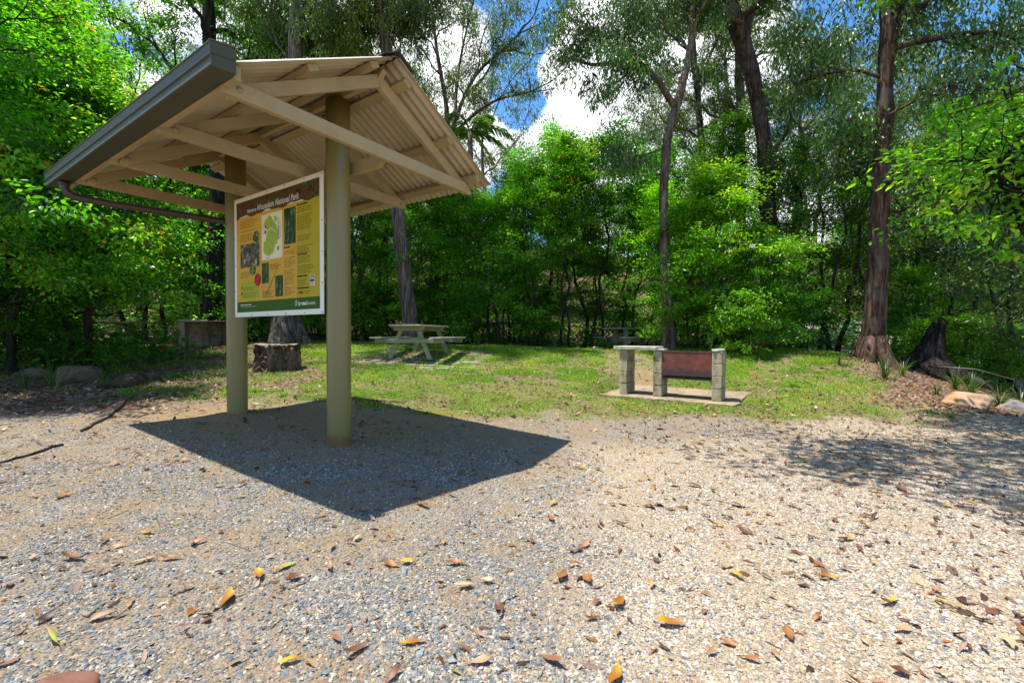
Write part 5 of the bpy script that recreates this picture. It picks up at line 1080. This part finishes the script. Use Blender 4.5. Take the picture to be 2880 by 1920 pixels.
# --- palm
pb = G(1322, 17); pt = A(1322, 372, 17)
pe = empty('palm', 'palm with arching fronds peeping past the right slope of the shelter roof', 'palm', tuple(pb))
mb = MB(); mb.tube(wob(np.random.default_rng(3), (0, 0, 0), pt-pb, 10, .02), np.linspace(.13, .09, 10), 8); link('trunk', mb.mesh('trunk', M_bark_pale, True), pe)
M_palm = leaf_mat('palm_leaf', [(0, (.03, .11, .02)), (.5, (.08, .22, .035)), (.9, (.17, .32, .06)), (1, (.35, .30, .08))], trans=.3, tcol=1.3, rough=.35, gloss=.5)
for i, (az_, el, Lf_, tint0) in enumerate([(0.1, .55, 2.3, .6), (-.25, -.02, 1.9, .75), (.9, .9, 2.0, .6), (2.2, .8, 2.0, .5), (3.1, .5, 2.2, .5), (4.2, .7, 2.0, .55), (5.2, .45, 2.2, .6), (5.9, .95, 1.9, .6), (-.5, -.75, 1.9, .97)]):
    rng = np.random.default_rng(i); s = np.linspace(0, 1, 30); dh = np.array([math.cos(az_), math.sin(az_), 0]); c = Lf_*(s[:, None]*dh*math.cos(el)*(1-.15*s[:, None]))+np.array([0, 0, 1.0])*(Lf_*(math.sin(el)*s-.62*s**2.2))[:, None]+(pt-pb)
    sd_ = np.cross(dh, [0, 0, 1.0]); mb = MB(); mb.tube(c, np.linspace(.022, .004, 30), 5)
    cen = np.repeat(c[2:], 4, 0); k = len(cen); sg = np.tile([1, -1], k//2)[:, None]; ln = .55*np.sin(np.pi*np.clip(np.repeat(s[2:], 4)*.85+.13, 0, 1))**.7
    cen = cen+rng.normal(size=cen.shape)*.012; ax = nrm(sg*sd_*.8+dh*.55+np.array([0, 0, -.55])+rng.normal(size=(k, 3))*.08); nr = nrm(np.array([0, 0, 1.0])+sg*sd_*.5)
    fr = link('frond', leaf_mesh('frond', cen, ax, nr, ln, np.full(k, .045), tint0+rng.normal(size=k)*.08, M_palm), pe); link('stalk', mb.mesh('stalk', M_palm, True), fr)
# --- trees of the left side
for k, i, px, Y, lab, s in [
    ('front', 0, 30, 7.5, 'bright leafy tree on a dark trunk at the left edge of the photo', 1.0), ('front', 1, 235, 8.6, 'twin-stemmed leafy tree rising left of the shelter gutter', 1.1), ('front', 0, 95, 9.3, 'leafy tree left of the dim picnic table', 1.25), ('tall', 1, 60, 10.5, 'tall tree whose top fills the upper left corner of the photo', 1.1), ('tall', 2, -120, 7.6, 'tall tree mostly outside the left edge', 1.05), ('front', 1, 385, 16.0, 'leafy tree showing just under the far end of the gutter', 1.5),
    ('tall', 1, 120, 11.5, 'tall tree seen between the two front trees of the left side', 1.12), ('tall', 2, 455, 15.6, 'leafy tree whose top shows above the middle of the shelter gutter', 1.05), ('thin', 0, 265, 10.8, 'thin dark forked sapling near the dim picnic table', 1.0), ('tall', 2, -300, 5.5, 'tree beside the left edge whose boughs shade the rock row', .95), ('tall', 0, -330, 9.5, 'tree far out on the left beyond the photo edge', 1.1), ('tall', 1, 620, 16.0, 'green tree between the fireplace trunk and the near end of the gutter', 1.0)]:
    plant(k, i, px, Y, lab, s, name='tree', cat='tree')
for k, i, px, Y, lab, s in [('shrub', 0, 60, 7.8, 'low dark shrub by the flat mossy rock', .75), ('shrub', 0, 160, 9.2, 'leafy shrub left of the dim picnic table', .9), ('shrub', 1, 700, 15.5, 'shrub seen under the left part of the information board', 1.3), ('shrub', 0, 895, 14.8, 'shrub seen between the flared gum foot and the near post', 1.2), ('shrub', 1, 1000, 14.6, 'low shrub just right of the near shelter post', 1.0)]:
    plant(k, i, px, Y, lab, s, name='shrub', cat='shrub')
# --- middle
for k, i, px, Y, lab, s in [
    ('tall', 1, 720, 17.5, 'leafy tree hidden mostly behind the information board', .95), ('tall', 2, 900, 18.0, 'green tree seen between board and near post', .95), ('thin', 0, 1032, 14.6, 'thin dark sapling just right of the near shelter post', 1.0), ('tall', 0, 1050, 17.0, 'dense tree under the right eave of the shelter', .85), ('bright', 1, 1240, 15.5, 'bushy bright tree right of the straight grey gum trunk', 1.1), ('tall', 2, 1290, 18.0, 'leafy tree below the palm fronds', .92),
    ('tall', 1, 1500, 16.0, 'tallest bright green tree at the centre of the far edge', 1.0), ('bright', 0, 1395, 14.8, 'bright low-branching tree left of the tallest bright green tree', 1.1), ('thin', 1, 1455, 14.6, 'thin sapling below the tallest bright green tree', .85), ('thin', 0, 1655, 15.2, 'dark forked sapling left of the crooked gum', 1.12), ('tall', 0, 1640, 17.0, 'broad dark green tree behind the dark forked sapling', .98), ('bright', 1, 1780, 18.2, 'bright tree behind the upright-post picnic table', 1.35), ('thin', 0, 1815, 16.4, 'slim dark sapling behind the upright-post picnic table', 1.1), ('thin', 0, 1418, 14.3, 'dark thin sapling standing alone at the grass edge left of centre', .8), ('thin', 1, 1510, 14.6, 'pale-leaved sapling below the tallest bright green tree', .9), ('thin', 0, 1570, 14.7, 'slim dark sapling by the forest-edge strap-leaved tuft', 1.0), ('thin', 1, 1610, 15.0, 'sapling left of the dark forked sapling', 1.05), ('thin', 0, 1700, 15.6, 'sapling left of the upright-post picnic table', 1.1), ('thin', 1, 1745, 16.2, 'slender sapling rising behind the left bench of the upright-post table', 1.1), ('thin', 1, 1130, 16.0, 'slender sapling left of the straight grey gum trunk', 1.0), ('thin', 0, 1330, 15.2, 'leaning sapling below the palm', .95)]:
    plant(k, i, px, Y, lab, s)
# --- right
for k, i, px, Y, lab, s in [
    ('bright', 0, 1955, 12.6, 'brightest bushy tree right of the crooked gum trunk', .95), ('bright', 1, 2075, 11.6, 'bright bushy tree drooping to the ground right of the barbecue', .98), ('bright', 0, 2170, 11.2, 'small bright bush-like tree under the leaning red-brown trunk', .62), ('tall', 0, 2250, 13.6, 'dark green tree between the two red-brown trunks', .82), ('olive', 0, 2330, 13.0, 'olive-leaved tree left of the biggest red-brown trunk', 1.15), ('olive', 1, 2440, 14.5, 'blue-green tree behind the biggest red-brown trunk', 1.25), ('olive', 0, 2590, 13.0, 'olive-leaved tree right of the biggest red-brown trunk', 1.1), ('olive', 1, 2700, 11.5, 'blue-green tree behind the orange boulder', .95), ('tall', 2, 2640, 15.5, 'tall dark green tree far behind the burnt stump', 1.1), ('olive', 1, 2830, 10.2, 'blue-green tree above the slanting dark pole', .85), ('tall', 1, 2790, 13.5, 'green tree behind the blue-green tree at the right', 1.0), ('olive', 0, 2960, 9.0, 'olive-leaved tree at the right edge of the photo', .9), ('thin', 0, 2300, 11.8, 'slim dark sapling left of the biggest red-brown trunk', .9), ('bright', 1, 2620, 11.6, 'bright bush-like tree right of the burnt stump', .55), ('tall', 2, 2010, 15.5, 'dark green tree behind the brightest bushy tree', 1.0), ('olive', 0, 2180, 17.0, 'olive-leaved tree far behind the leaning red-brown trunk', 1.3)]:
    plant(k, i, px, Y, lab, s)
for k, i, px, Y, lab, s in [('shrub', 1, 2090, 10.6, 'bright shrub at the foot of the drooping bushy tree', .62), ('shrub', 0, 1990, 12.0, 'dark shrub behind the right pier of the barbecue', .7), ('shrub', 1, 2650, 10.3, 'bright low shrub right of the burnt stump', .7), ('shrub', 0, 2770, 10.6, 'low shrub behind the orange boulder', .62), ('shrub', 1, 1215, 14.8, 'shrub at the forest edge right of the splayed-leg table', 1.0), ('shrub', 0, 1530, 15.0, 'shrub at the forest edge below the tallest bright tree', .9), ('shrub', 0, 1100, 14.9, 'shrub behind the left end of the splayed-leg table', 1.0), ('shrub', 1, 2860, 9.6, 'low shrub under the slanting dark pole', .6), ('shrub', 1, 2260, 12.2, 'low shrub left of the biggest red-brown trunk', .8)]:
    plant(k, i, px, Y, lab, s, name='shrub', cat='shrub')
# --- forest behind: copies that nothing tells apart
rngb = np.random.default_rng(77); nfor = 0; spots = []
while nfor < 140:
    Y = 17.5+27*rngb.random()**1.25; px = rngb.uniform(-500, 3380); x = at(px, 939, Y)[0]
    if any((x-a)**2+(Y-b)**2 < 3.6 for a, b in spots): continue
    gap = 1390 < px < 1720
    spots.append((x, Y)); u_ = rngb.random()
    if u_ < ((.18 if Y > 27 else 0) if gap else .40): plant('gum', int(rngb.integers(0, 4)), 0, Y, 'tall slender gum in the forest behind the clearing', rngb.uniform(.75, 1.0)*(.72 if gap else 1), name='forest_gum', group='forest gums', x=x)
    elif u_ > .78: plant('bright', int(rngb.integers(0, 2)), 0, Y, 'low bushy tree in the forest behind the clearing', rngb.uniform(.8, 1.3), name='forest_bush', group='forest bushes', x=x)
    else: plant('tall', int(rngb.integers(0, 3)), 0, Y, 'leafy tree in the forest behind the clearing', rngb.uniform(.75, 1.15)*(.9 if gap else 1), name='forest_tree', group='forest trees', x=x)
    nfor += 1
# undergrowth
x, y = wedge(2400, 13.6, 30, .8, 1.15); rngu = np.random.default_rng(5)
kp = fbm(x, y, .35, 3, 61)+.03*(y-13) > .47; x, y = x[kp], y[kp]
x2 = rngu.uniform(6.8, 15, 260); y2 = rngu.uniform(11.2, 15, 260); k2 = (x2 > y2*.78+.6); x3 = rngu.uniform(-13, -6.5, 120); y3 = rngu.uniform(7.8, 12, 120); k3 = (x3 < -.74*y3)
x = np.concatenate([x, x2[k2], x3[k3]]); y = np.concatenate([y, y2[k2], y3[k3]])
cl = np.stack([x, y, gz(x, y)+rngu.random(len(x))**1.6*.75+.08], 1)
x, y = wedge(4200, 16.5, 42, 1.0, 1.2); kp = fbm(x, y, .3, 3, 71) > .40; x, y = x[kp], y[kp]; cl2 = np.stack([x, y, gz(x, y)+rngu.random(len(x))**1.3*3.2+.1], 1); cl = np.concatenate([cl, cl2])
tag(link('undergrowth', leaf_mesh('undergrowth', *spray(rngu, cl, 34, .40, .22, .13, .055, 0, .7, base=.38), M_leaf)), 'low leafy undergrowth on the forest floor behind the clearing', 'undergrowth', kind='stuff')
# strap-leaved tufts
def tuft(label, px, Y, h, n, seed, name='grass_tuft', mat=None, wd=.009, spread=.05, cat='grass tuft', lean=(.25, 1.0)):
    q = np.random.default_rng(seed); x = at(px, 939, Y)[0]; hh_ = h*(.5+.6*q.random(n)); az_ = q.random(n)*6.283; ln = q.uniform(*lean, n); k = 6; s = np.linspace(0, 1, k)
    d = np.stack([np.cos(az_), np.sin(az_)], 1); sd_ = np.stack([-d[:, 1], d[:, 0]], 1); b0 = d*spread*q.random((n, 1))
    hor = hh_[:, None]*ln[:, None]*s**1.6*.8; ver = hh_[:, None]*(s-.55*ln[:, None]*s**2.6); w_ = wd*(1-s**2.5)*.5+.0006
    Cc = np.concatenate([b0[:, None]+d[:, None]*hor[..., None], ver[..., None]], 2); Lw = np.concatenate([sd_[:, None]*w_[None, :, None], np.zeros((n, k, 1))], 2)
    Vv = np.stack([Cc-Lw, Cc+Lw], 2).reshape(-1, 3); f = np.array([[2*i, 2*i+1, 2*i+3, 2*i+2] for i in range(k-1)]); F = (f[None]+np.arange(n)[:, None, None]*2*k).reshape(-1, 4)
    o = link(name, np_mesh(name, Vv, [F], {'tint': ('FLOAT', np.repeat(np.clip(.5+.25*q.normal(size=n), 0, 1), 2*k))}, False, [mat or M_strap])); o.location = (x, Y, g1(x, Y)-.01); o['label'] = label; o['category'] = cat
    return o
for i, (lab, px, Y, h, n) in enumerate([
    ('upright strap-leaved tuft in front of the burnt stump', 2490, 8.3, .62, 46), ('arching strap-leaved tuft just right of the upright one at the burnt stump', 2540, 8.7, .50, 40), ('thin tuft left of the biggest red-brown trunk', 2360, 9.2, .48, 26), ('small tuft between the burnt stump root and the orange boulder', 2635, 7.4, .36, 26), ('large tuft behind the orange boulder', 2735, 7.5, .62, 56), ('long arching tuft right of the orange boulder', 2815, 7.0, .55, 50), ('tuft at the right edge by the dark grey rock', 2875, 7.2, .52, 44), ('wide tuft behind the large tuft at the orange boulder', 2690, 8.2, .55, 46), ('strap-leaved tuft at the forest edge left of the upright-post table', 1560, 13.6, .85, 70), ('pale green tuft behind the right pier of the barbecue', 1945, 9.8, .42, 60), ('yellowish tall tuft behind the right end of the barbecue', 1985, 10.2, .55, 18),
    ('drooping strap-leaved tuft at the speckled rock on the left', 145, 6.5, .62, 34), ('thin drooping tuft near the left edge', 70, 6.3, .5, 22), ('sparse tuft in front of the mossy long rock', 290, 6.6, .40, 16), ('tuft hanging over the humped dark rock', 340, 7.4, .45, 34)]): tuft(lab, px, Y, h, n, 300+i)
for i, (lab, px, Y, h, n) in enumerate([('bright grass clump on the leaf litter right of the barbecue', 2235, 7.9, .17, 90), ('small green clump left of the far shelter post', 515, 6.4, .15, 50), ('grass clump in the litter right of the far shelter post', 720, 6.3, .13, 60), ('grass clump between the shelter posts, nearer the near post', 865, 6.5, .20, 60), ('little weed growing at the foot of the far shelter post', 722, 4.95, .09, 34), ('small clump at the dead branch left of the shelter', 352, 5.9, .17, 40), ('sparse clump in front of the rotten stump', 745, 7.6, .14, 30), ('clump of grass in the litter near the mossy long rock', 430, 6.2, .14, 40), ('grass clump behind the near shelter post', 800, 6.1, .13, 46)]):
    tuft(lab, px, Y, h, n, 400+i, mat=M_grass, wd=.006, spread=.11, lean=(.3, 1.1))
